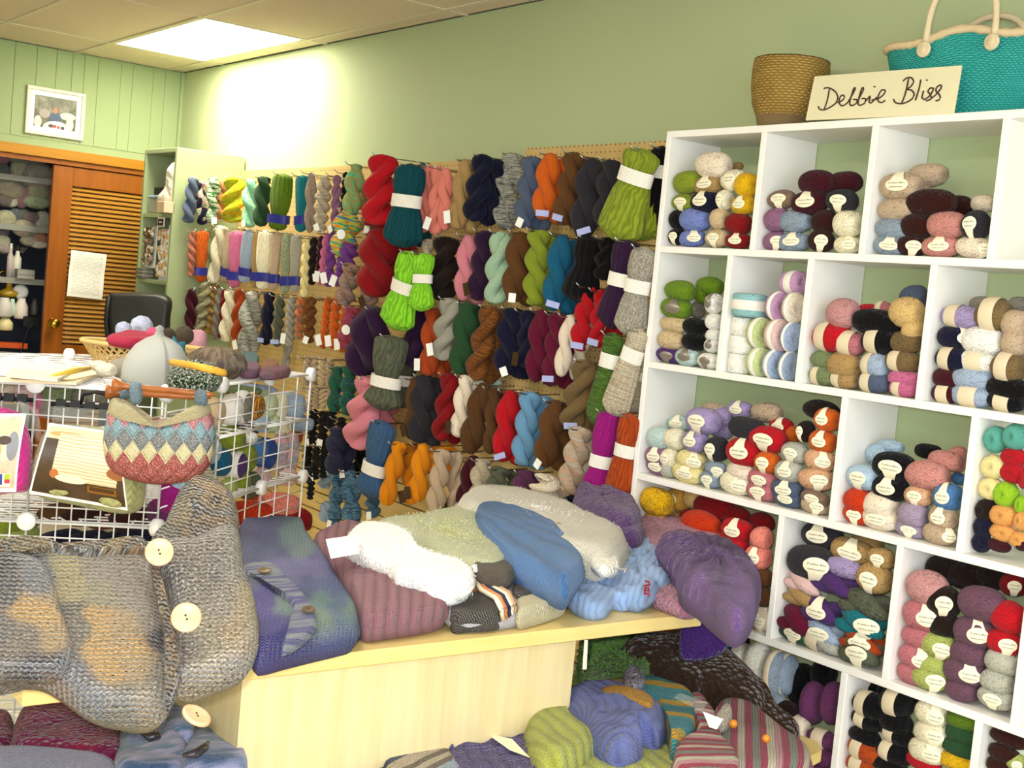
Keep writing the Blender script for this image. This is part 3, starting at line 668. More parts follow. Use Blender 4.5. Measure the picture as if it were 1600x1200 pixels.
def bundlemesh(band=.35, seed=0, flare=.55, strands=13):
    mb = MB(); n, K = 34, 52; vs = []; uv = []; rnd = random.Random(seed); ph = rnd.uniform(0, 6)
    for i in range(n+1):
        t = i/n
        wt = .42+.04*sin(6*t+ph); wb = flare
        pinch = exp(-((t-band)/.13)**2)
        r = (wt if t < band else wt+(wb-wt)*min(1, (t-band)/(1-band)*1.4))
        r = r*(1-pinch*.28)
        e = 1
        if t < .07: e = (t/.07)**.5
        if t > .88: e = max(0, (1-t)/.12)**.5
        for j in range(K):
            q = 2*pi*j/K
            g = 1+.05*sin(strands*q+2.2*t*(1 if seed % 2 else -1)+ph)+.03*sin(5*q+ph*2+3*t)
            vs.append((r*e*g*cos(q), r*e*g*sin(q)*.72, -t+.012*sin(strands*q+ph)*(t > .8))); uv.append((j/K, t))
    fs = [(i*K+j, (i+1)*K+j, (i+1)*K+(j+1) % K, i*K+(j+1) % K) for i in range(n) for j in range(K)]
    mb.add(vs, fs, uv); return mb.mesh('yarn_hank', True)
def beltmesh(band, wd=.62, hh=.075):
    mb = MB(); K = 28; vs = []
    for i in range(5):
        t = band-hh+2*hh*i/4
        for j in range(K):
            q = 2*pi*j/K; vs.append((.5*wd*1.2*cos(q), .5*wd*.92*sin(q), -t))
    mb.add(vs, [(i*K+j, (i+1)*K+j, (i+1)*K+(j+1) % K, i*K+(j+1) % K) for i in range(4) for j in range(K)]); return mb.mesh('paper_band', True)
TW = [twistmesh(1.2, seed=1), twistmesh(1.5, seed=2), twistmesh(-1.35, seed=3), twistmesh(1.1, seed=4)]
TWT = [twistmesh(2.6, .2, .27, 5), twistmesh(-2.3, .2, .27, 6), twistmesh(3.4, .2, .25, 7)]
BN = {k: [bundlemesh(k, s_) for s_ in (1, 2)] for k in (.3, .45, .62, .8)}
BL = {k: beltmesh(k, .72 if k < .7 else .8) for k in BN}
for me in TW+TWT+sum(BN.values(), []): me.materials.append(MY[''])
for me in BL.values(): me.materials.append(M['whiteband'])
M['bluelab'] = plain('blue_band_label', '2c2f86', .4); M['brownlab'] = plain('bronze_brown_label', '4a3420', .3, .5, .3); M['lilaclab'] = plain('lilac_label', 'aab4e4', .5)
TAGM = MB().box((-.5, -.03, -.5), (.5, .03, .5)).mesh('paper_tag'); TAGM.materials.append(M['wpaper'])
DISC = MB().lathe([(.001, -.03), (.5, -.03), (.5, .03), (.001, .03)], 20).mesh('paper_tag'); DISC.materials.append(M['wpaper'])
NH = 0
ROWS = {}
def hank(u1, v1, u2, v2, wpx, colour, code, row, y=-.13):
    """code: w twisted, W tight twist, 1 3 6 8 banded bundles; tags t(white) l(lilac) b(brown) o(disc); x = another behind; h hook"""
    ROWS.setdefault(row, []).append((u1, v1, u2, v2, wpx, colour, code, y))
def build_hanks():
    global NH
    for row, L in ROWS.items():
        L.sort(key=lambda a: a[0])
        for k, (u1, v1, u2, v2, wpx, colour, code, y) in enumerate(L):
            A = at(u1, v1, y=y); B = at(u2, v2, y=y); side = min(A.x, B.x) < 1.06
            if side: A = at(u1, v1, x=1.05); B = at(u2, v2, x=1.05)
            wpx = wpx*1.27; d = depth((A+B)/2); wd = wpx*d/FPX; ln = (A-B).length*1.07; A = A+(A-B)*.025
            pos = ORD[k] if k < 20 else ORD[len(L)-1-k]+' from right'
            pos = pos+' from left' if 0 < k < 20 else pos
            copies = 1+code.count('x')
            for c in range(copies):
                NH += 1
                kind = 'twisted'; me = TW[NH % 4]
                bk = None
                if 'W' in code: me = TWT[NH % 3]
                if 'U' in code: kind = 'straight'; me = BN[.45][NH % 2]
                for ch, kk in (('1', .3), ('3', .45), ('6', .62), ('8', .8)):
                    if ch in code: bk = kk; me = BN[kk][NH % 2]; kind = 'banded'
                o = link('yarn_hank', me); off = Vector((.012*c, .06*c, -.012*c)) if not side else Vector((-.0*c, .06*c, 0))
                o.location = A+off
                zax = (A-B).normalized(); yax = Vector((0, 1, 0)) if not side else Vector((-1, .3, 0)).normalized(); xax = yax.cross(zax).normalized(); yax = zax.cross(xax)
                sd = wd*.88 if me not in TWT else wd
                R3 = Matrix((xax, yax, zax)).transposed()
                o.matrix_world = Matrix.Translation(A+off) @ R3.to_4x4() @ Matrix.Rotation(random.uniform(-.25, .25)+.35, 4, 'Z') @ Matrix.Diagonal((wd*.98, sd*.8, ln, 1))
                o.color = lin(PAL.get(colour, 'ffffff'))
                mk = colour if colour in MY else 'thick' if 'c' in code else 'tw' if 'z' in code else 'dtw' if 'Z' in code else ''
                o.material_slots[0].link = 'OBJECT'; o.material_slots[0].material = MY[mk]
                if c == 0: lab = '%s %s hank on the %s, %s' % (colour, kind, row, pos)
                else: lab = '%s hank tucked behind front one, %s, %s%s' % (colour, row, pos, ' (rearmost)' if c == 2 else '')
                tag(o, lab.replace('(', '').replace(')', ''), 'yarn hank', 'yarn hanks on the peg wall')
                if bk:
                    b_ = link('paper_band', BL[bk], None, o)
                    b_.material_slots[0].link = 'OBJECT'; b_.material_slots[0].material = M['bluelab'] if 'n' in code else M['whiteband']
                if c == 0:
                    for ch, mt, me_, sx, sz, px_, pz in (('t', 'wpaper', TAGM, .028, .034, .1, -.93), ('l', 'lilaclab', TAGM, .05, .022, .15, -.9), ('b', 'brownlab', TAGM, .03, .05, -.2, -.85), ('o', 'wpaper', DISC, .045, .045, .1, -.5), ('T', 'wpaper', TAGM, .032, .05, -.2, -.84)):
                        if ch in code:
                            g = link('paper_tag', me_, None, o); g.material_slots[0].link = 'OBJECT'; g.material_slots[0].material = M[mt]
                            loc = Vector((px_, -.62, pz))
                            g.matrix_parent_inverse = Matrix.Translation(loc) @ Matrix.Diagonal((1/(wd*.98), 1/(sd*.8), 1/ln, 1))
                            g.matrix_basis = Matrix.Rotation(random.uniform(-.5, .5), 4, 'Y') @ (Matrix.Rotation(pi/2, 4, 'X') if me_ is DISC else Matrix()) @ Matrix.Diagonal((sx, .04 if me_ is TAGM else sz, sz if me_ is TAGM else .04, 1))
            if 'k' not in code:
                if side:
                    hk = MB().tube([(0, 0, 0), (A.x+.02-.98, 0, 0), (A.x+.035-.98, 0, .014)], .0028, 6)
                    o = hk.obj('peg_hook', M['wire'], None, True); o.location = (.981, A.y, A.z-.008)
                    tag(o, 'cabinet hook of the %s hank, %s, %s' % (colour.replace(' variegated', ''), row, pos), 'hook', 'peg hooks'); continue
                hk = MB(); base = A+Vector((0, 0, -.012)); y1 = -.036 if A.x > 3.55 else -.03
                hk.tube([(0, 0, .004), (0, base.y-y1, -.0), (0, base.y-.045-y1, .002), (0, base.y-.062-y1, .014)], .0028, 6)
                o = hk.obj('peg_hook', M['steel'], None, True); o.location = (A.x, y1, base.z)
                tag(o, 'peg hook of the %s hank, %s, %s' % (colour.replace(' variegated', ''), row, pos), 'hook', 'peg hooks')
def hk(ox, oy, s, row, txt, y=-.13):
    for e in txt.replace('\n', ';').split(';'):
        e = e.strip()
        if not e: continue
        f = [x.strip() for x in e.split(',')]; a = [float(x) for x in f[:5]]
        yy = y-.03
        code = f[6] if len(f) > 6 else 'w'
        if 'F' in code: yy = y-.10
        if 'r' in code: yy = y+.06
        hank(ox+a[0]/s, oy+a[1]/s, ox+a[2]/s, oy+a[3]/s, a[4]/s, f[5], code, row, yy)
hk(270, 230, 4, 'top left peg row', """165,225,185,475,70,navy,wrk;130,195,95,462,80,slate,w;185,215,180,455,70,pink and green variegated,w;255,195,235,465,85,dark green and white variegated,wt
390,195,370,462,135,green and yellow variegated,w;320,215,290,440,70,orange and grey variegated,wr;490,205,480,492,105,mint green variegated,wt;572,188,550,485,100,dark green,wZ
690,170,655,505,165,moss green,8n;812,180,800,515,95,dark teal,8n;868,165,855,520,66,taupe,wz;950,188,920,515,92,light fleck,Wt;1028,180,1010,525,62,mauve,Wt
1082,160,1060,450,45,black,Wr;1150,110,1110,415,120,green and tan variegated,w;1195,230,1230,540,95,ochre variegated,wrt""", -.15)
hk(270, 230, 4, 'top left peg row', """1320,55,1275,475,205,red,wF;1270,430,1330,640,170,dark red,wrk;1488,112,1430,605,190,dark teal blue,3F;1560,110,1540,600,120,dark teal blue,3rk""", -.16)
hk(270, 230, 4, 'second left peg row', """125,525,112,800,52,rust,Wz;190,525,175,828,84,orange,8nc;243,520,225,830,55,sage,w;310,498,250,835,100,cream,wc;365,518,322,832,86,oatmeal,w8n
405,528,382,862,96,pink,8n;482,520,445,832,84,pale blue,8n;527,530,508,865,55,tan,w8n;580,522,560,872,96,cream,8n;650,532,628,882,84,oatmeal,8n;712,540,700,900,76,sage,8nz;772,548,758,895,74,light grey,8n
840,568,820,925,58,light yellow,W;884,568,868,850,54,espresso,Wc;930,558,905,822,48,maroon,Wt;962,540,925,850,48,pink,WT;1002,540,972,860,62,violet,WT;1062,660,1032,862,62,violet,WT;1110,600,1080,750,110,violet,w
1105,400,1060,675,160,rainbow,wo;1122,732,1068,985,120,grey and rust variegated,w;1215,820,1240,985,100,grey and rust variegated,wb;1295,520,1265,925,225,dark red,wF;1440,600,1400,760,220,red,wrk""", -.15)
hk(270, 230, 4, 'second left peg row', """1495,662,1395,1118,200,bright lime,3Fc;1570,668,1550,1010,130,bright lime,3Fc;1590,760,1580,990,60,light fleck,wr""", -.16)
hk(270, 420, 4, 'third left peg row', """120,130,108,375,66,maroon,w;205,88,165,385,80,olive and cream variegated,W;265,98,222,398,76,ochre variegated,W;300,128,262,432,56,grey,W;328,132,300,425,46,dark red,W
370,132,328,445,90,cream,wc;422,130,398,438,74,rust,wc;500,148,470,530,145,black and white,wT;605,150,578,465,88,navy,wcl;672,168,650,475,66,grey green,Wl;742,180,728,475,66,light grey,WT
802,180,788,430,62,orange and grey variegated,W;862,178,850,455,76,brown tiger,Wt;972,180,940,485,60,orange,WT;1022,190,1000,490,60,orange,WT;1082,220,1060,510,62,orange,WT
1135,245,1080,490,115,magenta and rust variegated,wo;1275,255,1170,640,245,dark purple,wF;735,380,700,615,56,light grey,wr;1215,180,1210,330,110,grey and rust variegated,wrb""", -.15)
hk(270, 420, 4, 'fourth left peg row', """850,552,828,725,56,oatmeal,W;893,552,880,725,56,oatmeal,W;938,556,930,725,56,beige,W;983,560,975,725,56,oatmeal,W
865,740,850,880,54,beige,W;905,740,895,870,54,oatmeal,W;945,735,935,870,54,beige,W;985,735,980,860,54,oatmeal,W
1032,615,1008,885,92,teal and green variegated,w;1112,608,1090,905,98,teal and green variegated,w;1235,688,1145,1100,205,soft pink,wF;1345,780,1310,1010,150,soft pink,wr
1372,425,1310,860,200,grey green,6Fc;1470,440,1440,850,130,grey green,6rc""", -.15)
hk(270, 420, 4, 'fifth left peg row', """885,880,870,1090,70,black,Wt;945,890,930,1090,70,espresso,Wt;1000,880,985,1000,60,black,W;1055,930,1050,1060,60,black,W
845,1100,840,1330,60,black,W;900,1100,890,1310,60,espresso,Wt;950,1100,940,1300,60,black,W""", -.13)
hk(440, 620, 4, 'sixth left peg row', """345,195,325,475,108,dark purple variegated,wF;425,205,400,485,100,dark purple variegated,wt;500,270,480,480,90,black,wr;195,430,178,635,52,black,W;280,445,262,565,85,pale blue,wr
285,655,268,775,75,pale blue,wr;352,475,330,800,92,blue variegated,wt;432,465,440,805,118,blue variegated,wt;560,590,575,750,92,blue variegated,wt
640,160,545,605,165,steel blue,6F;640,270,650,380,150,navy,rk""", -.15)
hk(440, 620, 4, 'lowest peg row', """742,290,655,660,118,golden orange,wF;885,300,850,640,118,golden orange,wFb;820,350,800,660,100,golden orange,wb;1000,295,1010,470,180,golden orange,rk;800,290,800,470,150,golden orange,rk;1010,335,955,725,115,oatmeal,wF;1090,342,1078,730,100,oatmeal,wb
1205,375,1130,700,110,maroon,w;1262,392,1222,680,125,light fleck,wZ;1375,445,1330,680,130,grey green,wxx;1535,465,1500,690,135,plum,wxZ""", -.13)
hk(640, 220, 3.81, 'top right peg row', """120,150,80,532,84,coral pink,wT;172,160,152,545,92,coral pink,wT;216,168,212,522,84,coral pink,w;342,118,280,512,120,tan,wxT;442,88,378,464,142,navy,wx;612,80,570,512,158,black and white,3k
612,80,572,512,150,black and white,wr;735,100,682,502,135,slate,wxt;842,80,790,455,128,orange,wxl;985,76,912,485,140,brown,wxl;1095,112,1032,565,160,charcoal,wl;1205,120,1155,505,135,charcoal,wx""", -.14)
ROWS['top right peg row'] = [r for r in ROWS['top right peg row'] if not (r[5] == 'black and white' and '3' in r[6])]
hk(640, 220, 3.81, 'top right peg row', """1392,58,1240,575,215,olive green,1Fc;1440,62,1400,570,180,olive green,1c;1505,40,1425,525,125,black,1c""", -.14)
hk(640, 220, 3.81, 'second right peg row', """110,590,80,905,70,light fleck,wT;225,578,182,938,178,espresso,wb;352,568,318,938,108,soft pink,wx;452,543,402,935,125,dark purple,wb;547,548,508,955,128,mint,wz;663,548,618,945,138,brown,wxt;772,538,748,965,138,olive green,wx
912,568,850,995,128,teal blue,wxl;1082,578,1010,945,195,black,3k;1185,580,1150,820,110,black,wx;1302,600,1205,1095,160,dark purple,3F;1402,640,1305,1135,150,grey,3Fz""", -.14)
for i, r in enumerate(ROWS['second right peg row']):
    if r[5] == 'black' and '3' in r[6]: ROWS['second right peg row'][i] = r[:6]+('U',)+r[7:]
hk(640, 460, 3.81, 'third right peg row', """55,88,18,425,112,dark purple,wx;142,88,108,470,120,rust,wxT;245,28,188,378,138,light grey,wxT;352,58,300,458,138,dark green,wx;485,78,388,490,142,brown tiger,wx;622,88,580,465,160,navy,wxt;702,100,682,425,100,navy,wb;792,98,748,505,128,crimson,wx;882,118,842,525,120,crimson,wxl
962,128,900,475,96,ivory,wx;1072,-48,1008,322,116,red,wl;1145,-22,1112,305,100,red,wxl;1222,238,1118,760,130,green fleck,1F;1375,215,1215,698,132,light fleck,1F;1400,400,1340,700,100,light fleck,1r""", -.14)
hk(640, 460, 3.81, 'fourth right peg row', """30,500,10,850,90,brown,wb;95,488,58,868,150,charcoal,wx;245,478,180,855,122,dark red,wx;342,488,288,835,116,ivory,wxb;440,495,420,560,60,pale aqua,wr;520,505,500,580,60,pale aqua,wr;455,538,355,928,142,brown,wZ;510,560,480,935,100,brown,wZx;602,578,552,978,128,red,wxl
722,588,668,1005,135,sky blue,wx;875,638,800,1010,146,brown,wxt;1055,398,958,785,146,olive brown,wxl;1025,798,950,1170,142,pastel variegated,wF;1100,810,1060,1150,90,pastel variegated,wr;1192,698,1108,1158,132,magenta,6F;1245,740,1230,1160,90,magenta,6r;1315,718,1238,1178,135,rust,3Fc""", -.14)
hk(640, 460, 3.81, 'lowest peg row', """830,1085,775,1260,170,ivory,wFc;900,1120,870,1270,120,ivory,w;960,1200,930,1290,110,navy,wrl""", -.14)
build_hanks()
# ---------------------------------------------------------------- knitted fabric materials
def m_knit(name, cols, st=.007, mode='stock', axis=1, interp='LINEAR', pitch=None, rot=0, bumpd=.0025, noise_mix=None, nscale=5, groove_shade=.35, fleck=None, rough=.95, sheen=.3, edge=None):
    """cols: one colour, or list; stripes repeat every `pitch` metres along uv axis, or patches of noise when noise_mix"""
    m = NT(name, rough, .1); m.b.inputs['Sheen Weight'].default_value = sheen; m.b.inputs['Sheen Roughness'].default_value = .4
    uvm = m.map(m.coord('UV'), (1, 1, 1), (0, 0, rot)); s = m.n('ShaderNodeSeparateXYZ'); m.set(s.inputs[0], uvm); U, V = s.outputs[0], s.outputs[1]
    x = m.math('DIVIDE', U, st); y = m.math('DIVIDE', V, st*.8)
    tri = m.math('ABSOLUTE', m.math('SUBTRACT', m.math('FRACT', x), .5))
    if mode == 'stock':
        h = m.math('MULTIPLY', m.math('ADD', m.math('SINE', m.math('MULTIPLY', m.math('ADD', y, m.math('MULTIPLY', tri, 1.4)), 6.283)), 1), .5)
        h = m.math('MULTIPLY', m.math('ADD', h, .4), m.math('SINE', m.math('MULTIPLY', m.math('MINIMUM', m.math('MULTIPLY', m.math('SUBTRACT', .5, m.math('ABSOLUTE', m.math('SUBTRACT', tri, .25))), 2.0), 1), 1.57)))
    elif mode == 'garter':
        w_ = m.math('SINE', m.math('MULTIPLY', x, 6.283)); h = m.math('MULTIPLY', m.math('ADD', m.math('SINE', m.math('ADD', m.math('MULTIPLY', y, 6.283), m.math('ADD', m.math('MULTIPLY', w_, .8), m.math('MULTIPLY', m.noise(uvm, .35/st, 2), 5)))), 1), .5)
    elif mode == 'rib':
        r_ = m.math('ABSOLUTE', m.math('SINE', m.math('MULTIPLY', x, .785))); f_ = m.math('MULTIPLY', m.math('ADD', m.math('SINE', m.math('MULTIPLY', m.math('ADD', y, m.math('MULTIPLY', tri, 1.2)), 6.283)), 1), .18)
        h = m.math('ADD', r_, f_)
    else:
        v_ = m.n('ShaderNodeTexVoronoi'); m.set(v_.inputs['Vector'], uvm); v_.inputs['Scale'].default_value = 1/st; h = m.math('SUBTRACT', 1, v_.outputs['Distance'])
    if cols == 'ATTR':
        q_ = m.n('ShaderNodeAttribute'); q_.attribute_name = 'yarn_colour'; base = q_.outputs['Color']
    elif isinstance(cols, str):
        q_ = m.n('ShaderNodeRGB'); q_.outputs[0].default_value = lin(cols); base = q_.outputs[0]
    elif mode == 'patch' or noise_mix == 'patch':
        wob = m.n('ShaderNodeVectorMath', operation='ADD'); m.set(wob.inputs[0], m.map(uvm, (1, 1, 1))); nn = m.n('ShaderNodeTexNoise'); nn.inputs['Scale'].default_value = 14; m.set(nn.inputs['Vector'], uvm)
        sc2 = m.n('ShaderNodeVectorMath', operation='SCALE'); m.set(sc2.inputs[0], nn.outputs['Color']); sc2.inputs['Scale'].default_value = .05; m.set(wob.inputs[1], sc2.outputs[0])
        vo = m.n('ShaderNodeTexVoronoi', distance='CHEBYCHEV', feature='SMOOTH_F1'); vo.inputs['Smoothness'].default_value = .35; vo.inputs['Scale'].default_value = nscale; m.set(vo.inputs['Vector'], wob.outputs[0])
        sp = m.n('ShaderNodeSeparateColor'); m.set(sp.inputs[0], vo.outputs['Color'])
        f = m.math('ADD', m.math('MULTIPLY_ADD', m.math('SUBTRACT', sp.outputs[0], .5), 1.5, .38), m.math('MULTIPLY', m.noise(uvm, 24, 3), .25))
        base = m.ramp(f, [(i/(len(cols)-1), c) for i, c in enumerate(cols)], interp)
    elif noise_mix:
        f = m.noise(m.map(m.coord('UV'), noise_mix, (0, 0, rot)), nscale, 2); f = m.math('MULTIPLY_ADD', m.math('SUBTRACT', f, .5), 2.6, .5)
        base = m.ramp(f, [(i/(len(cols)-1), c) for i, c in enumerate(cols)], interp)
    else:
        f = m.math('FRACT', m.math('DIVIDE', V if axis else U, pitch))
        base = m.ramp(f, [(i/len(cols), c) for i, c in enumerate(cols)], 'CONSTANT')
    if fleck:
        n_ = m.noise(m.coord('UV'), fleck[1], 2, .8)
        base = m.mix(m.math('GREATER_THAN', n_, fleck[2]), base, lin(fleck[0]))
        if len(fleck) > 3: base = m.mix(m.math('LESS_THAN', n_, 1-fleck[2]), base, lin(fleck[3]))
    k = m.math('MULTIPLY_ADD', m.math('MINIMUM', h, 1), groove_shade, 1-groove_shade)  # occlusion in the stitch hollows, darkened in the base colour
    vm = m.n('ShaderNodeVectorMath', operation='SCALE'); m.set(vm.inputs[0], base); m.set(vm.inputs['Scale'], k); m.col(vm.outputs[0])
    m.bump(h, bumpd*1.7, 1); return m.m
def colour_patches(o, S_, power=5, wob=14, gain=1.0):
    """dyes a piece: every vertex takes the colour of the patch it lies in (patches given by where they are on the garment)"""
    me = o.data; ca = me.color_attributes.new('yarn_colour', 'FLOAT_COLOR', 'POINT'); L = Vector(o.location) + (Vector(o.parent.location) if o.parent else Vector())
    S2 = [(u, v, lin(c)) for u, v, c in S_]; out = []
    for x in me.vertices:
        D = x.co+L-CAM; f_ = D.dot(FW); u = 800+FPX*D.dot(RT)/f_; v = 600-FPX*D.dot(UP)/f_
        n1 = noise.noise(x.co*14); n2 = noise.noise(x.co*14+Vector((9, 3, 1))); u += n1*wob; v += n2*wob
        ws = 0; c = [0, 0, 0]
        for a, b, k in S2:
            w_ = 1/(max(1, sqrt((u-a)**2+(v-b)**2))**power); ws += w_
            for i in range(3): c[i] += k[i]*w_
        out += [gain*c[0]/ws, gain*c[1]/ws, gain*c[2]/ws, 1]
    ca.data.foreach_set('color', out)
def crom(pts, K):
    n = len(pts); out = []; seg = []
    for i in range(n): seg.append((pts[(i+1) % n]-pts[i]).length)
    tot = sum(seg)
    for k in range(K):
        d = tot*k/K; i = 0
        while d > seg[i]: d -= seg[i]; i += 1
        t = d/seg[i]; p0, p1, p2, p3 = pts[i-1], pts[i], pts[(i+1) % n], pts[(i+2) % n]
        out.append(.5*((2*p1)+(p2-p0)*t+(2*p0-5*p1+4*p2-p3)*t*t+(3*p1-p0-3*p2+p3)*t*t*t))
    return out
def pillow(mb, px, T, z=None, plane=None, center=None, edge=None, amp=.006, freq=9, ribs=None, seed=0, K=110, flat=.55, uvrot=0, dome=0, N=16, uvs=1, polar=None):
    """a soft folded piece of cloth: outline on its real plane, thickness T, rounded rim, wrinkles"""
    n_ = Vector((0, 0, 1)) if plane is None else plane[1].normalized()
    P0 = Vector((0, 0, z+T*.5)) if plane is None else plane[0]
    W3 = [onplane(u, v, P0, n_) for u, v in px]
    C0 = onplane(center[0], center[1], P0, n_) if center else sum(W3, Vector())/len(W3)
    e1 = (W3[0]-C0); ref = Vector((0, 1, 0)) if abs(n_.y) < .9 else Vector((1, 0, 0))
    e1 = (ref-n_*ref.dot(n_)).normalized(); e2 = n_.cross(e1)
    P2 = [Vector(((p-C0).dot(e1), (p-C0).dot(e2))) for p in W3]
    if polar: PC = onplane(polar[0], polar[1], P0, n_)-C0; PC = Vector((PC.dot(e1), PC.dot(e2)))
    out = crom(P2, K); edge = edge or T*.6; vs = []; uv = []
    lv = [1-(1-i/N)**1.7 for i in range(N+1)]          # distance in from the rim (0 at rim)
    rings = []
    def wr(a, b):
        q = Vector((a*freq+seed*7.3, b*freq, seed*3.1)); h = noise.noise(q)+.5*noise.noise(q*2.3)
        r = h*amp
        if ribs: th, wl, ra = ribs; r += ra*sin(2*pi*(a*cos(th if th != 'rad' else 0)+b*sin(th if th != 'rad' else 0)+.004*h)/wl) if th != 'rad' else ra*sin(wl*atan2(b, a))*min(1, sqrt(a*a+b*b)/.05)
        return r
    def amp0(a, b): q = Vector((a*freq+seed*7.3, b*freq, seed*3.1)); return (noise.noise(q)+.5*noise.noise(q*2.3))*amp
    for side in (1, -1):
        rg = list(range(N+1)) if side == 1 else list(range(1, N+1))
        for i in rg:
            row = []
            for k in range(K):
                o = out[k]; R_ = o.length; s = 1-lv[i]; dist = R_*lv[i]
                pr = sqrt(max(0, 1-(1-min(dist/edge, 1))**2))
                p = o*s; fade = min(1, dist/edge)
                h = (T*.5*pr+wr(p.x, p.y)*fade+dome*(1-s*s)) if side == 1 else -T*.5*pr
                if ribs and ribs[2]: rim_ = (wr(o.x, o.y)-amp0(o.x, o.y))*(1-pr)*.9; dr = o.normalized()*rim_
                else: dr = Vector((0, 0))
                w_ = C0+e1*(p.x+dr.x)+e2*(p.y+dr.y)+n_*h
                row.append(len(vs)); vs.append(w_)
                a = cos(uvrot)*p.x-sin(uvrot)*p.y; b = sin(uvrot)*p.x+cos(uvrot)*p.y
                rimv = (edge*.5*(1-pr))*(1 if side == 1 else -1)
                k2 = 1+rimv/max(R_, .02)
                if polar: qx, qy = p.x*k2-PC.x, p.y*k2-PC.y; uv.append((atan2(qy, qx)*polar[2], sqrt(qx*qx+qy*qy)+h)) if side == 1 else uv.append((atan2(qy, qx)*polar[2], sqrt(qx*qx+qy*qy)))
                else: uv.append((a*k2*uvs+3, b*k2*uvs+3))
            rings.append((side, row))
    top = [r for s_, r in rings if s_ == 1]; bot = [top[0]]+[r for s_, r in rings if s_ == -1]; fs = []
    for A_, fl in ((top, 0), (bot, 1)):
        for a, b in zip(A_, A_[1:]):
            for k in range(K):
                f = (a[k], a[(k+1) % K], b[(k+1) % K], b[k]); fs.append(f if not fl else f[::-1])
    mb.add(vs, fs, uv); mb.C = C0; mb.n = n_
    return C0
def garment(name, label, cat, mat, pieces, group='hand-knitted samples'):
    mb = MB(); C0 = None
    for kw in pieces:
        kw = dict(kw); px = kw.pop('px'); T = kw.pop('T'); c = pillow(mb, px, T, **kw); C0 = C0 or c
    base = Vector((C0.x, C0.y, min(v[2] for v in mb.v)))
    mb.v = [tuple(Vector(v)-base) for v in mb.v]
    me = mb.mesh(name, True)
    bm = bmesh.new(); bm.from_mesh(me); bmesh.ops.recalc_face_normals(bm, faces=bm.faces); bmesh.ops.remove_doubles(bm, verts=bm.verts, dist=1e-6); bm.to_mesh(me); bm.free()
    o = link(name, me, mat); o.location = base
    return tag(o, label, cat, group)
def part_piece(name, parent, mat, pieces):
    mb = MB()
    for kw in pieces:
        kw = dict(kw); px = kw.pop('px'); T = kw.pop('T'); pillow(mb, px, T, **kw)
    b = parent.location; mb.v = [tuple(Vector(v)-b) for v in mb.v]
    me = mb.mesh(name, True); bm = bmesh.new(); bm.from_mesh(me); bmesh.ops.recalc_face_normals(bm, faces=bm.faces); bm.to_mesh(me); bm.free()
    return link(name, me, mat, parent)
def button(parent, P, n, r, mat, th=.004):
    mb = MB().lathe([(.001, -th/2), (r*.8, -th/2), (r, -th*.2), (r, th*.3), (r*.9, th/2), (r*.75, th*.35), (.001, th*.32)], 28)
    o = mb.obj('button', mat, parent, True); q = Vector((0, 0, 1)).rotation_difference(Vector(n).normalized())
    o.rotation_mode = 'QUATERNION'; o.rotation_quaternion = q; o.location = Vector(P)-parent.location
    h = MB()
    for a in (-1, 1): h.lathe([(.0001, 0), (r*.08, 0), (r*.08, .0006), (.0001, .0006)], 8, (a*r*.14, 0, th*.34))
    h.obj('button_hole', M['ink'], o); return o
def card(name, parent, px, plane_pt, n, mat, th=.0008, label=None):
    P = [onplane(u, v, Vector(plane_pt), Vector(n).normalized()) for u, v in px]; nn = Vector(n).normalized()*th
    b = parent.location if parent else P[0]
    mb = MB(); m_ = len(P); mb.add([p-b for p in P]+[p+nn-b for p in P], [tuple(range(m_))[::-1], tuple(range(m_, 2*m_))]+[(i, (i+1) % m_, m_+(i+1) % m_, m_+i) for i in range(m_)])
    o = mb.obj(name, mat, parent)
    if not parent: o.location = b
    return o
def yarnline(name, parent, pts, r, mat, n=8):
    b = parent.location; mb = MB().tube([Vector(p)-b for p in pts], r, n); return mb.obj(name, mat, parent, True)
# ---------------------------------------------------------------- display table
TZ = .88
tb = empty('display_table', (5.0, -1.5, 0), 'maple display table with overhanging top and solid base, piled with knitwear', 'table')
top = MB().box((-.45, -.88, TZ-.032), (.41, .735, TZ)); bevel(top.obj('table_top', M['plytop'], tb), .002, 1)
MB().box((-.40, -.46, 0), (.37, .37, TZ-.032)).obj('base_panel', M['ply'], tb)
# lower tier with rounded end
tp = [(4.85, -.50), (5.40, -.44), (5.52, -.42), (5.575, -.46), (5.60, -.55), (5.66, -.85), (5.80, -1.3), (5.95, -1.7), (6.0, -2.2), (6.0, -2.75), (5.385, -2.75), (5.385, -1.115), (4.85, -1.115)]
def slab(mb, P, z0, z1):
    n = len(P); mb.add([(x, y, z0) for x, y in P]+[(x, y, z1) for x, y in P], [tuple(range(n)), tuple(range(n, 2*n))[::-1]]+[(i, n+i, n+(i+1) % n, (i+1) % n) for i in range(n)]); return mb
LZ = .55
tier = empty('low_display_shelf', (5.3, -1.6, 0), 'low maple display shelf with rounded end below the table top', 'shelf')
tm = slab(MB(), [(x-5.3, y+1.6) for x, y in tp], LZ-.03, LZ).mesh('shelf_top')
bm = bmesh.new(); bm.from_mesh(tm); bmesh.ops.recalc_face_normals(bm, faces=bm.faces); bm.to_mesh(tm); bm.free()
link('shelf_top', tm, M['plytop'], tier)
MB().box((.1, -.9, 0), (.16, .6, LZ-.03)).obj('support_panel', M['ply'], tier)
card('price_card', tb, [(913, 1000), (918, 1000), (916, 1046), (910, 1046)], (5.3, -1.12, .8), (0.3, 1, 0), M['wpaper'])
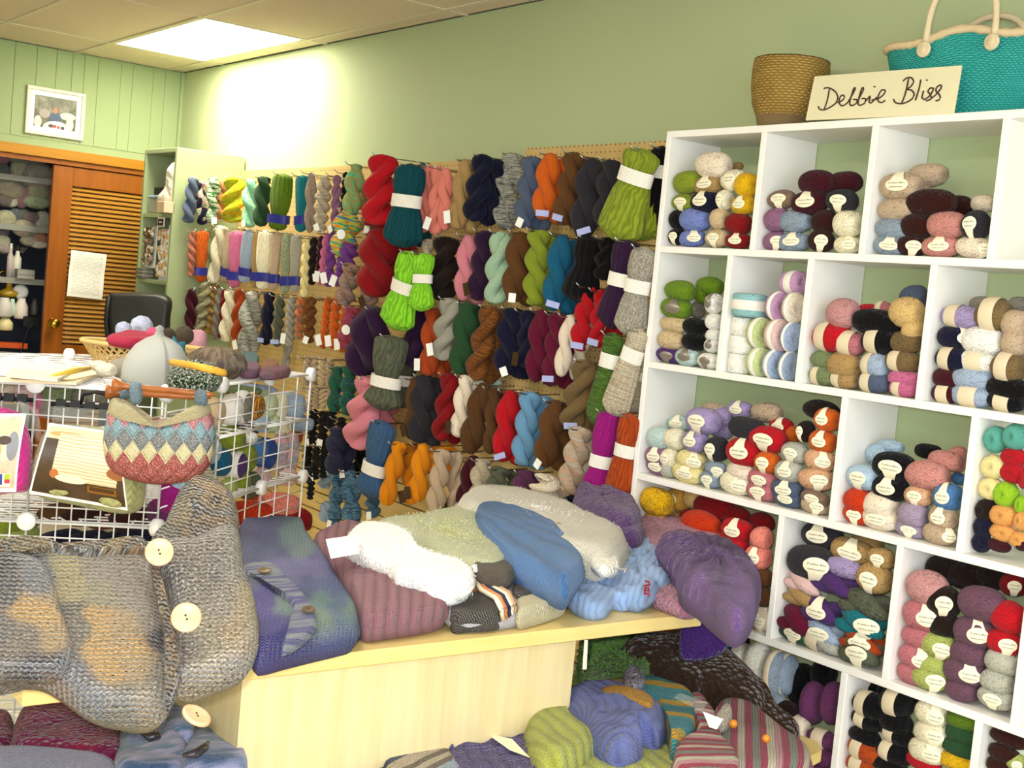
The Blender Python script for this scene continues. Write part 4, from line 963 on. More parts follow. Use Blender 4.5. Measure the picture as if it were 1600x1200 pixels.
# ---------------------------------------------------------------- garments on the table top
zt = TZ+.001
K_ = {}
TAN = dict(bumpd=.007, groove_shade=.45, sheen=.5)
K_['tan'] = m_knit('tweed_patchwork_knit', 'ATTR', .010, 'garter', fleck=('b8a98e', 190, .60, '5a4e44'), rot=.35, **TAN)
K_['tan2'] = m_knit('tweed_knit', 'ATTR', .010, 'garter', fleck=('d8ccb8', 200, .58, '5a4c44'), rot=.3, **TAN)
K_['tan3'] = m_knit('dark_tweed_knit', ['3a2c20', '98764a', '4a3c2e', '7a7264', '302a26', 'a08858'], .010, 'garter', noise_mix='patch', nscale=14, fleck=('c8bca4', 190, .62, '342c26'), rot=.6, **TAN)
camdir = Vector((.80, -.42, .0)).normalized()
nS = (camdir*.62+Vector((0, 0, .78))).normalized()
P0 = at(250, 1000, z=1.0)
g = garment('tweed_cardigan', 'chunky tan and grey tweed patchwork cardigan with wooden buttons draped over the table corner', 'cardigan', K_['tan'],
 [dict(px=[(-60, 890), (0, 858), (60, 852), (120, 866), (180, 864), (228, 852), (244, 880), (262, 950), (268, 1010), (272, 1070), (262, 1118), (235, 1137), (190, 1134), (140, 1121), (95, 1092), (60, 1072), (25, 1067), (-60, 1060)], T=.10, plane=(P0, nS), edge=.05, amp=.014, freq=8, seed=1, K=150, N=24),
  dict(px=[(-60, 880), (0, 868), (70, 885), (100, 960), (115, 1020), (90, 1062), (20, 1062), (-60, 1060)], T=.06, plane=(P0+nS*.05, nS), edge=.03, amp=.008, freq=9, seed=5, K=90)])
part_piece('front_flap', g, K_['tan2'], [dict(px=[(262, 850), (300, 850), (350, 830), (374, 840), (382, 890), (397, 935), (404, 985), (401, 1022), (384, 1056), (345, 1076), (292, 1092), (272, 1080), (268, 1020), (262, 950), (238, 890), (236, 862)], T=.10, plane=(P0+nS*.03, nS), edge=.05, amp=.008, freq=8, seed=2, K=120, N=20)])
part_piece('collar', g, K_['tan3'], [dict(px=[(232, 862), (250, 838), (266, 800), (284, 770), (312, 753), (346, 763), (368, 786), (373, 835), (350, 850), (300, 868), (262, 880)], T=.09, plane=(P0+nS*.02, nS), edge=.04, amp=.018, freq=14, seed=3, K=110, N=20),
 dict(px=[(-60, 880), (0, 852), (60, 848), (120, 860), (180, 858), (232, 850), (236, 868), (180, 872), (120, 874), (60, 866), (0, 868), (-60, 900)], T=.05, plane=(P0+nS*.045, nS), center=None, edge=.02, amp=.004, seed=4, K=120)])
part_piece('button_band', g, K_['tan3'], [dict(px=[(234, 872), (246, 880), (266, 950), (282, 1020), (276, 1085), (262, 1112), (258, 1085), (262, 1020), (248, 955), (236, 900)], T=.03, plane=(P0+nS*.080, nS), edge=.02, amp=.004, seed=6, K=90)])
T1, T2, G1, G2, D1, Y1, B1 = 'b08c56', 'a08660', '857b6e', '6e6860', '34343c', '968a62', '66686e'
colour_patches(g, [(0, 880, D1), (20, 920, '4c4a4e'), (10, 980, '5f5a58'), (40, 1000, '6e645c'), (60, 1045, D1), (95, 1030, D1), (60, 900, B1), (45, 940, T1), (75, 960, T1), (85, 1000, T2), (110, 920, Y1), (100, 890, Y1), (150, 890, G1), (200, 890, G1), (160, 925, '8c8468'), (210, 925, G1), (112, 945, '5a564e'), (118, 985, '6a645a'), (150, 965, T1), (150, 1010, T1), (165, 1045, T1), (210, 1040, T2), (200, 980, T2), (215, 1010, T1), (235, 960, G1), (110, 1035, B1), (120, 1070, '5c5a5e'), (95, 1075, '7a5c48'), (150, 1095, B1), (185, 1100, '6c675e'), (230, 1105, '8a7c62'), (200, 1125, G2), (245, 1060, G1), (258, 1000, D1), (262, 1060, '4a3c38')], 6, 16, 1.45)
for ch_ in list(g.children):
    if ch_.name.startswith('front_flap'): colour_patches(ch_, [(300, 870, '6a645e'), (340, 900, '5e5a58'), (260, 890, '544e4c'), (300, 920, G2), (370, 900, '7a7468'), (350, 950, G1), (390, 950, 'a08a60'), (330, 980, '90866c'), (290, 1000, G2), (380, 1000, T2), (340, 1030, '948668'), (300, 1060, '8c8068'), (370, 1050, G1), (275, 1040, '5a4c46')], 4, 20, 1.4)
M['button'] = wood('pale_wood_button', 'cf9a72', 'dcb08c', (30, 6, 6), .35)
for (u, v, r, tilt) in ((249, 863, 22, 0), (291, 965, 23.5, 0), (307, 1101, 24, 1)):
    P = onplane(u, v, P0+nS*.125, nS)-(0 if not tilt else .03)*nS; d = depth(P)
    nn = (CAM-P).normalized()+Vector((0, 0, .25)) if not tilt else (camdir*.15+Vector((.25, .0, .9))+Vector((0, .35, 0)))
    button(g, P, nn, r*d/FPX, M['button'], .008)
K_['bluev'] = m_knit('blue_variegated_knit', 'ATTR', .0085, 'stock', rot=.5, bumpd=.004, groove_shade=.45, fleck=('a8c0cc', 190, .66, '2c2c60'))
g = garment('variegated_cardigan', 'folded blue and purple variegated cardigan with two brown buttons, second from left on table', 'cardigan', K_['bluev'],
 [dict(px=[(372, 830), (395, 822), (430, 820), (468, 826), (478, 848), (500, 872), (522, 902), (547, 942), (562, 978), (560, 998), (535, 1006), (490, 1016), (440, 1028), (408, 1036), (392, 1030), (375, 980), (360, 900)], T=.075, z=zt, edge=.045, amp=.008, seed=8, K=130, N=20)])
colour_patches(g, [(385, 835, '6a6c9c'), (420, 832, '58609c'), (455, 840, '7a9aa0'), (470, 858, '8aa0a8'), (400, 860, '5a6090'), (440, 870, '5c6494'), (490, 880, '7a78b4'), (470, 890, '7c78b4'), (440, 885, '8884bc'), (520, 915, '4c5c98'), (480, 915, '4a5890'), (530, 945, '5c74a4'), (505, 940, '6c9498'), (545, 955, '7a9c94'), (500, 960, '8aa08c'), (550, 975, '6c64a4'), (545, 990, '3c4c90'), (510, 1000, '44489a'), (470, 1000, '3a3c8c'), (440, 1015, '40388c'), (400, 940, '5048a0'), (420, 930, '5850a4'), (400, 990, '3e3484'), (430, 970, '4a44a0'), (410, 1020, '44389a'), (400, 905, '6a7090'), (440, 940, '7c9894')], 5, 10)
part_piece('button_placket', g, m_knit('variegated_rib', ['8f8a98', '5a5aa0', 'a8b0b0', '6a70a8'], .008, 'garter', noise_mix=(1, 6, 1), nscale=5, bumpd=.004), [dict(px=[(378, 884), (404, 878), (424, 884), (446, 906), (474, 934), (492, 960), (494, 985), (470, 1010), (440, 1025), (460, 995), (468, 965), (440, 930), (412, 904), (384, 898)], T=.022, z=zt+.068, edge=.012, amp=.002, seed=2, K=100, center=(462, 945))])
for u, v in ((413, 891), (482, 952)):
    P = at(u, v, z=zt+.098); button(g, P, (.15, -.1, 1), 10.5*depth(P)/FPX, plain('dark_horn_button', '5f4c38', .35))
g = garment('ribbed_sweater', 'folded dusty mauve ribbed sweater lying behind and right of the blue variegated cardigan', 'sweater', m_knit('mauve_rib_knit', '99646f', .0065, 'rib', rot=.55, bumpd=.005, groove_shade=.4),
 [dict(px=[(488, 850), (510, 838), (535, 828), (562, 832), (600, 845), (650, 878), (695, 912), (706, 935), (700, 962), (665, 973), (620, 979), (580, 984), (562, 978), (548, 942), (520, 895), (500, 872)], T=.07, z=zt, edge=.04, amp=.004, ribs=(1.1, .05, .003), seed=9, K=180, N=36)])
fz = m_knit('white_mohair', 'fbf8f4', .006, 'voro', bumpd=.003, groove_shade=.12, sheen=1)
def fuzz(o, n, ln, mat, rad=.0006):
    """real short fibres standing on the cloth"""
    me = o.data; rnd = random.Random(3); mb = MB(); P = me.polygons; m_ = len(P)
    for _ in range(n):
        p = P[rnd.randrange(m_)]
        if p.area < 1e-6: continue
        c = p.center+Vector((rnd.uniform(-1, 1), rnd.uniform(-1, 1), rnd.uniform(-1, 1)))*.004; q = p.normal+Vector((rnd.uniform(-1, 1), rnd.uniform(-1, 1), rnd.uniform(-1, 1)))*.9
        q = q.normalized()*ln*rnd.uniform(.4, 1); s_ = q.cross(Vector((.3, .5, .8))).normalized()*rad
        mb.add([c-s_, c+s_, c+q*.6+s_*.5, c+q+Vector((rnd.uniform(-1, 1), rnd.uniform(-1, 1), -.5))*ln*.3], [(0, 1, 2), (0, 2, 3)])
    h = mb.obj('fibres', mat, o); h['kind'] = 'stuff'; return h
g = garment('mohair_top', 'small fluffy white mohair top lying across the mauve sweater, with white paper tag', 'top', fz,
 [dict(px=[(538, 858), (543, 836), (568, 826), (605, 829), (632, 842), (655, 868), (690, 884), (725, 892), (742, 906), (738, 922), (712, 926), (690, 918), (655, 912), (622, 906), (612, 894), (590, 884), (560, 872)], T=.055, z=zt+.06, edge=.03, amp=.006, seed=4, K=120, center=(640, 880)),
  dict(px=[(622, 905), (640, 895), (690, 890), (735, 896), (742, 910), (732, 928), (700, 936), (660, 925)], T=.04, z=zt+.05, edge=.02, amp=.004, seed=14, K=80)])
fuzz(g, 9000, .009, fz, .0005)
c_ = card('paper_tag', g, [(509, 843), (556, 836), (562, 865), (517, 873)], (5.1, -1.6, zt+.1), (.2, -.1, 1), M['wpaper'])
g = garment('lime_sweater', 'folded pale lime fuzzy sweater between the white mohair top and blue hat', 'sweater', m_knit('lime_mohair', 'd3d79c', .008, 'stock', bumpd=.003, groove_shade=.22, fleck=('e8ecc0', 170, .6), sheen=.8),
 [dict(px=[(578, 838), (600, 828), (650, 823), (700, 815), (742, 812), (765, 845), (792, 878), (800, 900), (770, 915), (720, 905), (680, 885), (640, 862), (600, 850)], T=.10, z=zt, edge=.05, amp=.006, seed=5, K=120)])
fuzz(g, 6000, .010, m_knit('lime_fibre', 'd9dca6', .01, 'voro'))
g = garment('cream_cardigan', 'large fluffy cream cardigan with two amber buttons at the back of the table', 'cardigan', m_knit('cream_knit', 'f6efd6', .008, 'stock', bumpd=.003, groove_shade=.15, sheen=.9),
 [dict(px=[(706, 812), (715, 793), (745, 781), (795, 784), (850, 794), (900, 812), (950, 838), (985, 860), (960, 900), (900, 890), (830, 860), (760, 830)], T=.12, z=zt, edge=.06, amp=.008, seed=6, K=120)])
fuzz(g, 5000, .007, fz, .0005)
for u, v in ((845, 793), (873, 820)):
    P = at(u, v, z=zt+.118); button(g, P, (.3, -.2, 1), 5.5*depth(P)/FPX, plain('amber_button', 'a8602c', .25))
g = garment('blue_hat', 'medium blue knitted hat lying on its side, ribbed brim towards the pale blue sweater', 'hat', m_knit('blue_knit', '4a76ac', .008, 'rib', bumpd=.004, groove_shade=.4),
 [dict(px=[(739, 818), (745, 805), (772, 800), (815, 812), (850, 824), (886, 850), (908, 880), (914, 898), (902, 916), (886, 932), (855, 920), (822, 904), (792, 886), (766, 858), (747, 838)], T=.085, z=zt+.04, edge=.05, amp=.008, polar=(722, 806, .20), seed=3, K=150, N=26)])
g = garment('brown_mittens', 'dark olive brown knitted mitten under the blue hat, striped label on top', 'mittens', m_knit('brown_knit', '5a4c3a', .006, 'stock', bumpd=.002),
 [dict(px=[(692, 872), (700, 864), (722, 856), (745, 853), (772, 868), (796, 888), (806, 902), (790, 912), (752, 908), (738, 894), (712, 884)], T=.05, z=zt+.045, edge=.03, amp=.006, seed=7, K=90)])
card('sewn_label', g, [(736, 884), (756, 878), (760, 888), (742, 895)], (5.1, -1.4, zt+.10), (.3, -.1, 1), m_lines('striped_label', 'dfe6f0', '303a66', .004, .5, 1))
g = garment('striped_blanket', 'folded baby blanket in brown, white and orange blocks with cream edging at the table front', 'blanket', m_knit('lavender_white_garter', 'e4dfe8', .007, 'garter', rot=1.2, bumpd=.003, groove_shade=.3),
 [dict(px=[(692, 962), (702, 936), (722, 926), (738, 908), (790, 899), (850, 910), (880, 918), (887, 934), (880, 950), (835, 962), (790, 972), (725, 977), (698, 972)], T=.045, z=zt, edge=.022, amp=.003, seed=3, K=120, uvrot=.0)])
BLK = [('brown_block', '473e35', [(700, 950), (706, 944), (780, 938), (788, 968), (730, 974), (704, 972)], .050), ('brown_block', '473e35', [(798, 928), (835, 912), (872, 912), (880, 926), (845, 938), (806, 948)], .056), ('cream_block', 'efe5bc', [(806, 948), (845, 938), (882, 926), (888, 938), (880, 951), (835, 963), (806, 968)], .050),
 ('orange_patch', 'dd7a3a', [(760, 908), (792, 899), (812, 906), (796, 914), (770, 918)], .056), ('orange_patch', 'e08a50', [(716, 932), (735, 926), (752, 930), (744, 938), (722, 940)], .054)]
for i, (n_, c, px_, t_) in enumerate(BLK): part_piece(n_, g, m_knit('block_%d' % i, c, .007, 'garter', bumpd=.003, rot=1.2), [dict(px=px_, T=t_, z=zt+.001, edge=.016, amp=.001, K=60)])
for i, c in enumerate(('f3ead0', 'd98a5c', '2c3350', 'f3ead0', 'c9a07c')):
    pts = [(744+i*4, 908-i*.8), (752+i*6, 922-i*1.5), (775+i*5, 935-i*2), (784+i*5, 952-i*1.5), (786+i*5, 972-i*1.5)]
    yarnline('cord', g, [at(u, v, z=zt+(.058 if k < 4 else .02)) for k, (u, v) in enumerate(pts)], .006, plain('cord_%d' % i, c, .9))
g = garment('baby_sweater', 'pale blue baby sweater rolled at the table front, right of the blue hat', 'sweater', m_knit('baby_blue_knit', '98b8e8', .0045, 'rib', rot=.9, bumpd=.0022, groove_shade=.22),
 [dict(px=[(886, 860), (905, 842), (940, 833), (972, 833), (1000, 848), (1034, 868), (1056, 894), (1054, 914), (1030, 932), (1005, 944), (985, 942), (960, 930), (920, 915), (895, 895)], T=.06, z=zt+.0, edge=.025, amp=.022, freq=22, ribs=(.4, .016, .0012), seed=6, K=120),
  dict(px=[(884, 938), (892, 918), (920, 908), (955, 905), (985, 915), (1000, 932), (985, 944), (962, 942), (946, 955), (920, 957), (900, 950)], T=.045, z=zt, edge=.02, amp=.012, freq=14, seed=16, K=100)])
pts = [(1008, 908), (1014, 909), (1015, 914), (1008, 915), (1008, 920), (1013, 918), (1014, 923), (1007, 922), (1007, 928), (1014, 927), (1014, 931)]
yarnline('embroidery', g, [at(u, v, z=zt+.070-.001*k) for k, (u, v) in enumerate(pts)], .0022, plain('red_thread', 'a81e2c', .8))
g2 = garment('baby_bonnet', 'tiny white crochet bonnet with tied ribbon lying on the pale blue baby sweater', 'hat', m_knit('white_crochet', 'faf6ea', .008, 'voro', bumpd=.004, groove_shade=.15),
 [dict(px=[(917, 858), (930, 850), (950, 852), (962, 872), (968, 890), (945, 897), (928, 888), (918, 874)], T=.03, z=zt+.068, edge=.014, amp=.006, freq=30, seed=2, K=80)])
for pts in ([(930, 852), (922, 842), (934, 838), (944, 850), (952, 840), (960, 846), (946, 853)], [(946, 853), (956, 852), (966, 858), (962, 862)], [(958, 888), (975, 890), (980, 886), (976, 894)]):
    yarnline('ribbon', g2, [at(u, v, z=zt+.100) for u, v in pts], .0025, fz)
g = garment('ribbed_beret', 'large purple ribbed beret overhanging the right end of the table', 'hat', m_knit('purple_rib_knit', '664780', .0085, 'rib', bumpd=.007, groove_shade=.45),
 [dict(px=[(1024, 860), (1050, 850), (1095, 858), (1140, 868), (1172, 886), (1188, 910), (1187, 945), (1174, 974), (1152, 986), (1122, 968), (1090, 942), (1062, 925), (1052, 900)], T=.10, z=zt+.03, edge=.06, amp=.016, freq=9, ribs=('rad', 34, .003), center=(1118, 892), polar=(1128, 880, .17), seed=3, K=230, N=30)])
K_['lace'] = m_knit('pink_lace_knit', 'c98aa4', .010, 'voro', bumpd=.007, groove_shade=.6)
g = garment('lace_shawl', 'pink openwork lace shawl lying under the purple beret at the table end', 'shawl', K_['lace'],
 [dict(px=[(985, 835), (1000, 815), (1025, 811), (1056, 813), (1064, 806), (1074, 808), (1084, 822), (1112, 840), (1145, 864), (1130, 885), (1060, 880), (1020, 870)], T=.06, z=zt+.01, edge=.03, amp=.008, freq=14, seed=2, K=110),
  dict(px=[(1015, 935), (1040, 915), (1070, 915), (1100, 938), (1096, 954), (1070, 958), (1040, 948)], T=.04, z=zt+.0, edge=.02, amp=.005, seed=12, K=70)])
g = garment('purple_scarf', 'bunched dusky purple scarf at the far right back of the table', 'scarf', m_knit('dusky_purple_knit', '5d4272', .007, 'voro', bumpd=.003, groove_shade=.3),
 [dict(px=[(893, 800), (900, 778), (935, 765), (968, 772), (992, 795), (1003, 828), (990, 845), (955, 838), (920, 820)], T=.13, z=zt, edge=.06, amp=.022, freq=16, seed=2, K=110),
  dict(px=[(945, 830), (965, 815), (995, 820), (1008, 845), (995, 858), (965, 850)], T=.10, z=zt, edge=.05, amp=.01, freq=16, seed=22, K=70)])
Pd = at(1098, 990, y=-.60)
g = garment('hanging_scarf_end', 'deep purple moss-stitch scarf end hanging off the right end of table', 'scarf', m_knit('deep_purple_knit', '4a2a74', .009, 'voro', bumpd=.005, groove_shade=.4),
 [dict(px=[(1064, 944), (1095, 925), (1130, 945), (1135, 968), (1138, 990), (1132, 1018), (1095, 1033), (1063, 1028), (1062, 985)], T=.028, plane=(Pd, Vector((.55, -.3, .1))), edge=.014, amp=.005, seed=3, K=100)])
# ---------------------------------------------------------------- garments on the low shelf
lz = LZ+.001
SHP = (at(1110, 1085, z=lz+.07), Vector((.42, -.32, .8)))
g = garment('brown_shawl', 'big dark brown bobbly knitted shawl sprawled over the low shelf end', 'shawl', m_knit('dark_brown_bobble', '3e2c20', .014, 'voro', bumpd=.008, groove_shade=.5),
 [dict(px=[(968, 1028), (976, 1008), (1010, 997), (1050, 998), (1095, 1008), (1120, 1035), (1118, 1075), (1090, 1098), (1045, 1084), (1008, 1062), (976, 1048)], T=.13, plane=SHP, edge=.06, amp=.014, freq=9, seed=3, K=110, N=22),
  dict(px=[(1070, 1008), (1110, 1010), (1150, 1034), (1185, 1070), (1200, 1110), (1180, 1138), (1130, 1118), (1085, 1096), (1060, 1050)], T=.12, plane=SHP, edge=.06, amp=.012, freq=9, seed=4, K=110, N=22),
  dict(px=[(1150, 1060), (1182, 1068), (1214, 1108), (1246, 1140), (1248, 1158), (1232, 1165), (1190, 1146), (1155, 1120)], T=.09, plane=SHP, edge=.04, amp=.008, freq=9, seed=5, K=90, N=18)])
grass = garment('green_tinsel_bag', 'shaggy dark green tinsel-yarn bag in the shade at the base end', 'bag', m_knit('green_shag', '5c8a3c', .01, 'voro', bumpd=.008, groove_shade=.5, fleck=('5f7f3a', 160, .6)),
 [dict(px=[(900, 1100), (904, 1020), (912, 988), (950, 983), (990, 990), (1012, 1002), (1010, 1040), (1015, 1080), (960, 1100)], T=.11, z=lz+.03, edge=.05, amp=.012, freq=12, seed=3, K=100)])
fuzz(grass, 12000, .016, m_knit('green_tinsel', '6c9a48', .01, 'voro', fleck=('c8d8b0', 300, .68)), .0009)
g = garment('lime_purple_roll', 'rolled lime and purple knitted strip under the table overhang', 'scarf', m_knit('lime_purple_knit', ['7b8030', '5a3c70', '8a8c34'], .006, 'garter', pitch=.03), [dict(px=[(905, 975), (930, 970), (955, 972), (962, 982), (950, 990), (925, 994), (905, 990)], T=.05, z=lz+.13, edge=.02, K=60)])
g = garment('fringed_flower', 'small sparkly purple fringed brooch between green bag and brown shawl', 'brooch', m_knit('sparkle_fringe', ['4a3a5c', 'a8a0b8', '7a5c44'], .006, 'voro', noise_mix=(1, 1, 1), nscale=80, bumpd=.006), [dict(px=[(972, 1062), (985, 1050), (1002, 1055), (1008, 1072), (990, 1084), (976, 1078)], T=.04, z=lz+.12, edge=.015, amp=.006, freq=40, K=50)])
K_['peri'] = m_knit('periwinkle_knit', '6470b4', .0075, 'rib', rot=.9, bumpd=.005, groove_shade=.4)
K_['lime'] = m_knit('lime_knit', 'aab04a', .009, 'rib', rot=.2, bumpd=.005, groove_shade=.35)
g = garment('lime_pullover', 'lime green child pullover with periwinkle yoke, front centre of the low shelf', 'sweater', K_['lime'],
 [dict(px=[(818, 1148), (840, 1122), (868, 1108), (892, 1138), (925, 1160), (932, 1176), (905, 1200), (870, 1215), (835, 1200)], T=.10, z=lz+.03, edge=.05, amp=.006, seed=2, K=100),
  dict(px=[(840, 1230), (880, 1195), (940, 1186), (1000, 1172), (1045, 1180), (1075, 1230)], T=.08, z=lz, edge=.04, amp=.005, seed=4, K=90),
  dict(px=[(790, 1160), (812, 1142), (840, 1140), (850, 1165), (830, 1190), (800, 1180)], T=.06, z=lz, edge=.03, amp=.008, seed=7, K=60)])
part_piece('periwinkle_yoke', g, K_['peri'], [dict(px=[(868, 1112), (888, 1096), (930, 1089), (980, 1095), (1028, 1118), (1042, 1146), (1030, 1166), (1004, 1164), (1002, 1182), (965, 1192), (930, 1176), (900, 1152), (880, 1132)], T=.12, z=lz+.03, edge=.06, amp=.016, freq=10, polar=(870, 1160, .22), seed=9, K=140, N=26)])
g = garment('teal_yellow_vest', 'teal and mustard yellow knitted vest folded beside the periwinkle yoke', 'vest', m_knit('teal_mustard_knit', ['2f8a96', '2f8a96', '3a98a0', 'd8a020', 'c9a838', '2f8a96'], .010, 'garter', pitch=.11, rot=.6, bumpd=.005),
 [dict(px=[(938, 1084), (960, 1078), (1000, 1076), (1045, 1084), (1072, 1092), (1090, 1112), (1088, 1150), (1070, 1172), (1050, 1178), (1042, 1140), (1020, 1112), (975, 1094)], T=.08, z=lz+.06, edge=.03, amp=.008, seed=5, K=110)])
part_piece('mustard_band', g, m_knit('mustard_rib', 'dc9c14', .009, 'garter', bumpd=.005), [dict(px=[(938, 1082), (960, 1078), (1000, 1086), (1022, 1098), (1018, 1108), (1000, 1104), (970, 1094), (942, 1090)], T=.03, z=lz+.125, edge=.014, K=60)])
card('paper_tag', g, [(1052, 1090), (1062, 1083), (1106, 1098), (1096, 1112)], (5.5, -1, lz+.17), (.2, 0, 1), M['poly'])
K_['candy'] = m_knit('candy_stripe_knit', ['b02c50', 'd8cdb4', 'b02c50', '8a9484', 'b02c50', 'd8a0a4', 'e0d6bc', 'b02c50', '8a9080'], .008, 'garter', pitch=.15, rot=-.75, bumpd=.004)
g = garment('striped_jacket', 'crimson, cream and grey striped baby jacket at the shelf end, amber bead buttons', 'jacket', K_['candy'],
 [dict(px=[(1090, 1180), (1108, 1130), (1130, 1112), (1160, 1118), (1200, 1140), (1240, 1168), (1268, 1192), (1262, 1225), (1160, 1235), (1100, 1225)], T=.10, z=lz+.0, edge=.05, amp=.008, seed=4, K=110),
  dict(px=[(1072, 1112), (1088, 1104), (1112, 1128), (1130, 1165), (1150, 1200), (1150, 1235), (1060, 1235), (1050, 1195), (1082, 1160)], T=.09, z=lz+.04, edge=.04, amp=.006, seed=5, K=90, uvrot=1.2)])
part_piece('cuff', g, m_knit('oatmeal_cuff', 'b8ac98', .006, 'voro', bumpd=.004), [dict(px=[(1118, 1122), (1134, 1110), (1144, 1118), (1140, 1130), (1122, 1134)], T=.04, z=lz+.10, edge=.015, K=40)])
for u, v in ((1146, 1131), (1197, 1154)):
    P = at(u, v, z=lz+.125); r = 7*depth(P)/FPX
    o = MB().lathe([(.0005, -r), (r*.7, -r*.7), (r, 0), (r*.7, r*.7), (.0005, r)], 16).obj('bead_button', plain('amber_bead', 'd08020', .15, .6), g, True); o.location = P-g.location
card('paper_tag', g, [(1098, 1112), (1130, 1124), (1120, 1140), (1108, 1136)], (5.5, -1, lz+.16), (.3, -.1, 1), M['wpaper'])
g = garment('cable_sweater', 'purple cable-knit child sweater folded on the low shelf, cream card tucked in', 'sweater', m_knit('purple_cable', '54487c', .009, 'rib', rot=.4, bumpd=.006, groove_shade=.4),
 [dict(px=[(690, 1195), (705, 1172), (735, 1150), (775, 1150), (820, 1165), (862, 1190), (885, 1235), (700, 1240)], T=.08, z=lz, edge=.04, amp=.006, ribs=(.9, .05, .005), seed=2, K=110),
  dict(px=[(674, 1152), (690, 1136), (708, 1131), (728, 1140), (732, 1152), (716, 1172), (700, 1180)], T=.05, z=lz+.04, edge=.025, amp=.003, seed=5, K=60)])
card('cream_card', g, [(760, 1146), (800, 1155), (828, 1184), (796, 1172)], (5.8, -1.4, lz+.088), (0, 0, 1), M['paper'])
g = garment('striped_sweater', 'cream, navy and pale blue striped child sweater, left of the purple cable sweater', 'sweater', m_knit('navy_stripe_knit', ['d8c8ac', 'd8c8ac', '3a4a6a', '3a4a6a', 'b4c4de', 'b4c4de', '7a6a5a', 'd8c8ac', '7a6a5a'], .008, 'garter', pitch=.15, rot=.12, axis=1, bumpd=.004),
 [dict(px=[(464, 1190), (500, 1170), (560, 1154), (600, 1146), (618, 1158), (640, 1190), (650, 1240), (440, 1250)], T=.06, z=lz, edge=.03, amp=.004, seed=3, K=100),
  dict(px=[(596, 1172), (625, 1156), (665, 1154), (695, 1168), (712, 1192), (720, 1240), (610, 1240)], T=.06, z=lz+.02, edge=.03, amp=.005, seed=6, K=80, uvrot=-.5)])
g = garment('felted_bag', 'blue and lilac marbled felt bag with shiny clasp, bottom left of the shelf', 'bag', m_knit('blue_felt', ['3a5880', '7a88b0', 'a0a0c4', '4a7090', '8a90b8', '5a6a98'], .004, 'voro', noise_mix=(1, 2.5, 1), nscale=7, bumpd=.001, groove_shade=.15),
 [dict(px=[(182, 1160), (205, 1145), (235, 1135), (262, 1150), (290, 1165), (300, 1200), (290, 1240), (180, 1250)], T=.10, z=lz+.04, edge=.05, amp=.01, freq=9, seed=2, K=90),
  dict(px=[(290, 1175), (305, 1145), (330, 1125), (352, 1118), (370, 1145), (380, 1190), (382, 1245), (280, 1250)], T=.11, z=lz+.04, edge=.05, amp=.008, seed=5, K=90),
  dict(px=[(238, 1130), (262, 1112), (285, 1116), (304, 1140), (300, 1170), (260, 1160)], T=.07, z=lz+.08, edge=.035, amp=.01, freq=12, seed=8, K=70)])
gl = plain('glossy_clasp', '4a4650', .08, .9, .6)
for pts in ([(222, 1146), (235, 1152), (245, 1150), (243, 1140)], [(286, 1180), (305, 1178), (320, 1168), (326, 1160)]):
    yarnline('clasp', g, [at(u, v, z=lz+.17) for u, v in pts], [.004, .009, .008, .003], gl)
g = garment('crimson_shrug', 'crimson and magenta crochet shrug folded under the tweed cardigan', 'shrug', m_knit('magenta_crochet', ['5c1434', '7a2038', '6a1848', '8a2a38'], .010, 'voro', noise_mix=(1, 1, 1), nscale=4, bumpd=.005, groove_shade=.45),
 [dict(px=[(14, 1160), (25, 1130), (50, 1112), (78, 1102), (120, 1120), (160, 1130), (198, 1136), (192, 1180), (190, 1215), (100, 1205), (20, 1195)], T=.10, z=lz+.03, edge=.05, amp=.008, seed=2, K=110),
  dict(px=[(-60, 1140), (0, 1128), (22, 1140), (22, 1185), (-60, 1200)], T=.08, z=lz+.02, edge=.04, amp=.006, seed=4, K=60)])
g = garment('lavender_scarf', 'folded lavender grey brushed scarf at the bottom left corner', 'scarf', m_knit('lavender_knit', '8488a8', .005, 'voro', bumpd=.002, groove_shade=.2),
 [dict(px=[(-60, 1186), (0, 1180), (60, 1180), (130, 1187), (180, 1200), (195, 1250), (-60, 1260)], T=.05, z=lz+.07, edge=.025, amp=.003, seed=2, K=90)])
# ---------------------------------------------------------------- wire grid rack
V3 = Vector
RA, RB, RC, RD, RE = V3((4.227, -2.035, 0)), V3((4.368, -1.742, 0)), V3((4.088, -1.462, 0)), V3((3.832, -1.183, 0)), V3((3.634, -.93, 0))
RL = RA+V3((-.13, -.33, 0)); BK = V3((-.74, -.30, 0)); BK2 = V3((-.62, -.42, 0))
LV = [1.27, .915, .56, .205]
rack = empty('wire_rack', (4.0, -1.6, 0), 'white wire grid cube rack stacked with yarn, behind the display table', 'rack')
RO = rack.location
def bil(a, b, c, d, s, t): return (a*(1-s)+b*s)*(1-t)+(d*(1-s)+c*s)*t
def gridpanel(a, b, c, d, nx=9, nz=9, r=.0022, R=.0035):
    mb = MB()
    for i in range(nx+1):
        s = i/nx; q = R if i in (0, nx) else r; mb.tube([bil(a, b, c, d, s, 0)-RO, bil(a, b, c, d, s, 1)-RO], q, 5)
    for j in range(nz+1):
        t = j/nz; q = R if j in (0, nz) else r; mb.tube([bil(a, b, c, d, 0, t)-RO, bil(a, b, c, d, 1, t)-RO], q, 5)
    return mb.obj('wire_panel', M['wire'], rack, True)
def up(p, z): return V3((p.x, p.y, z))
for z1, z0 in zip(LV, LV[1:]):
    for p, q in ((RL, RA), (RA, RB), (RB, RC), (RC, RD), (RD, RE)):
        side = p in (RB, RC, RD)
        gridpanel(up(p, z0), up(q, z0), up(q, z1), up(p, z1), 3 if side else 9, 7 if side else 9)
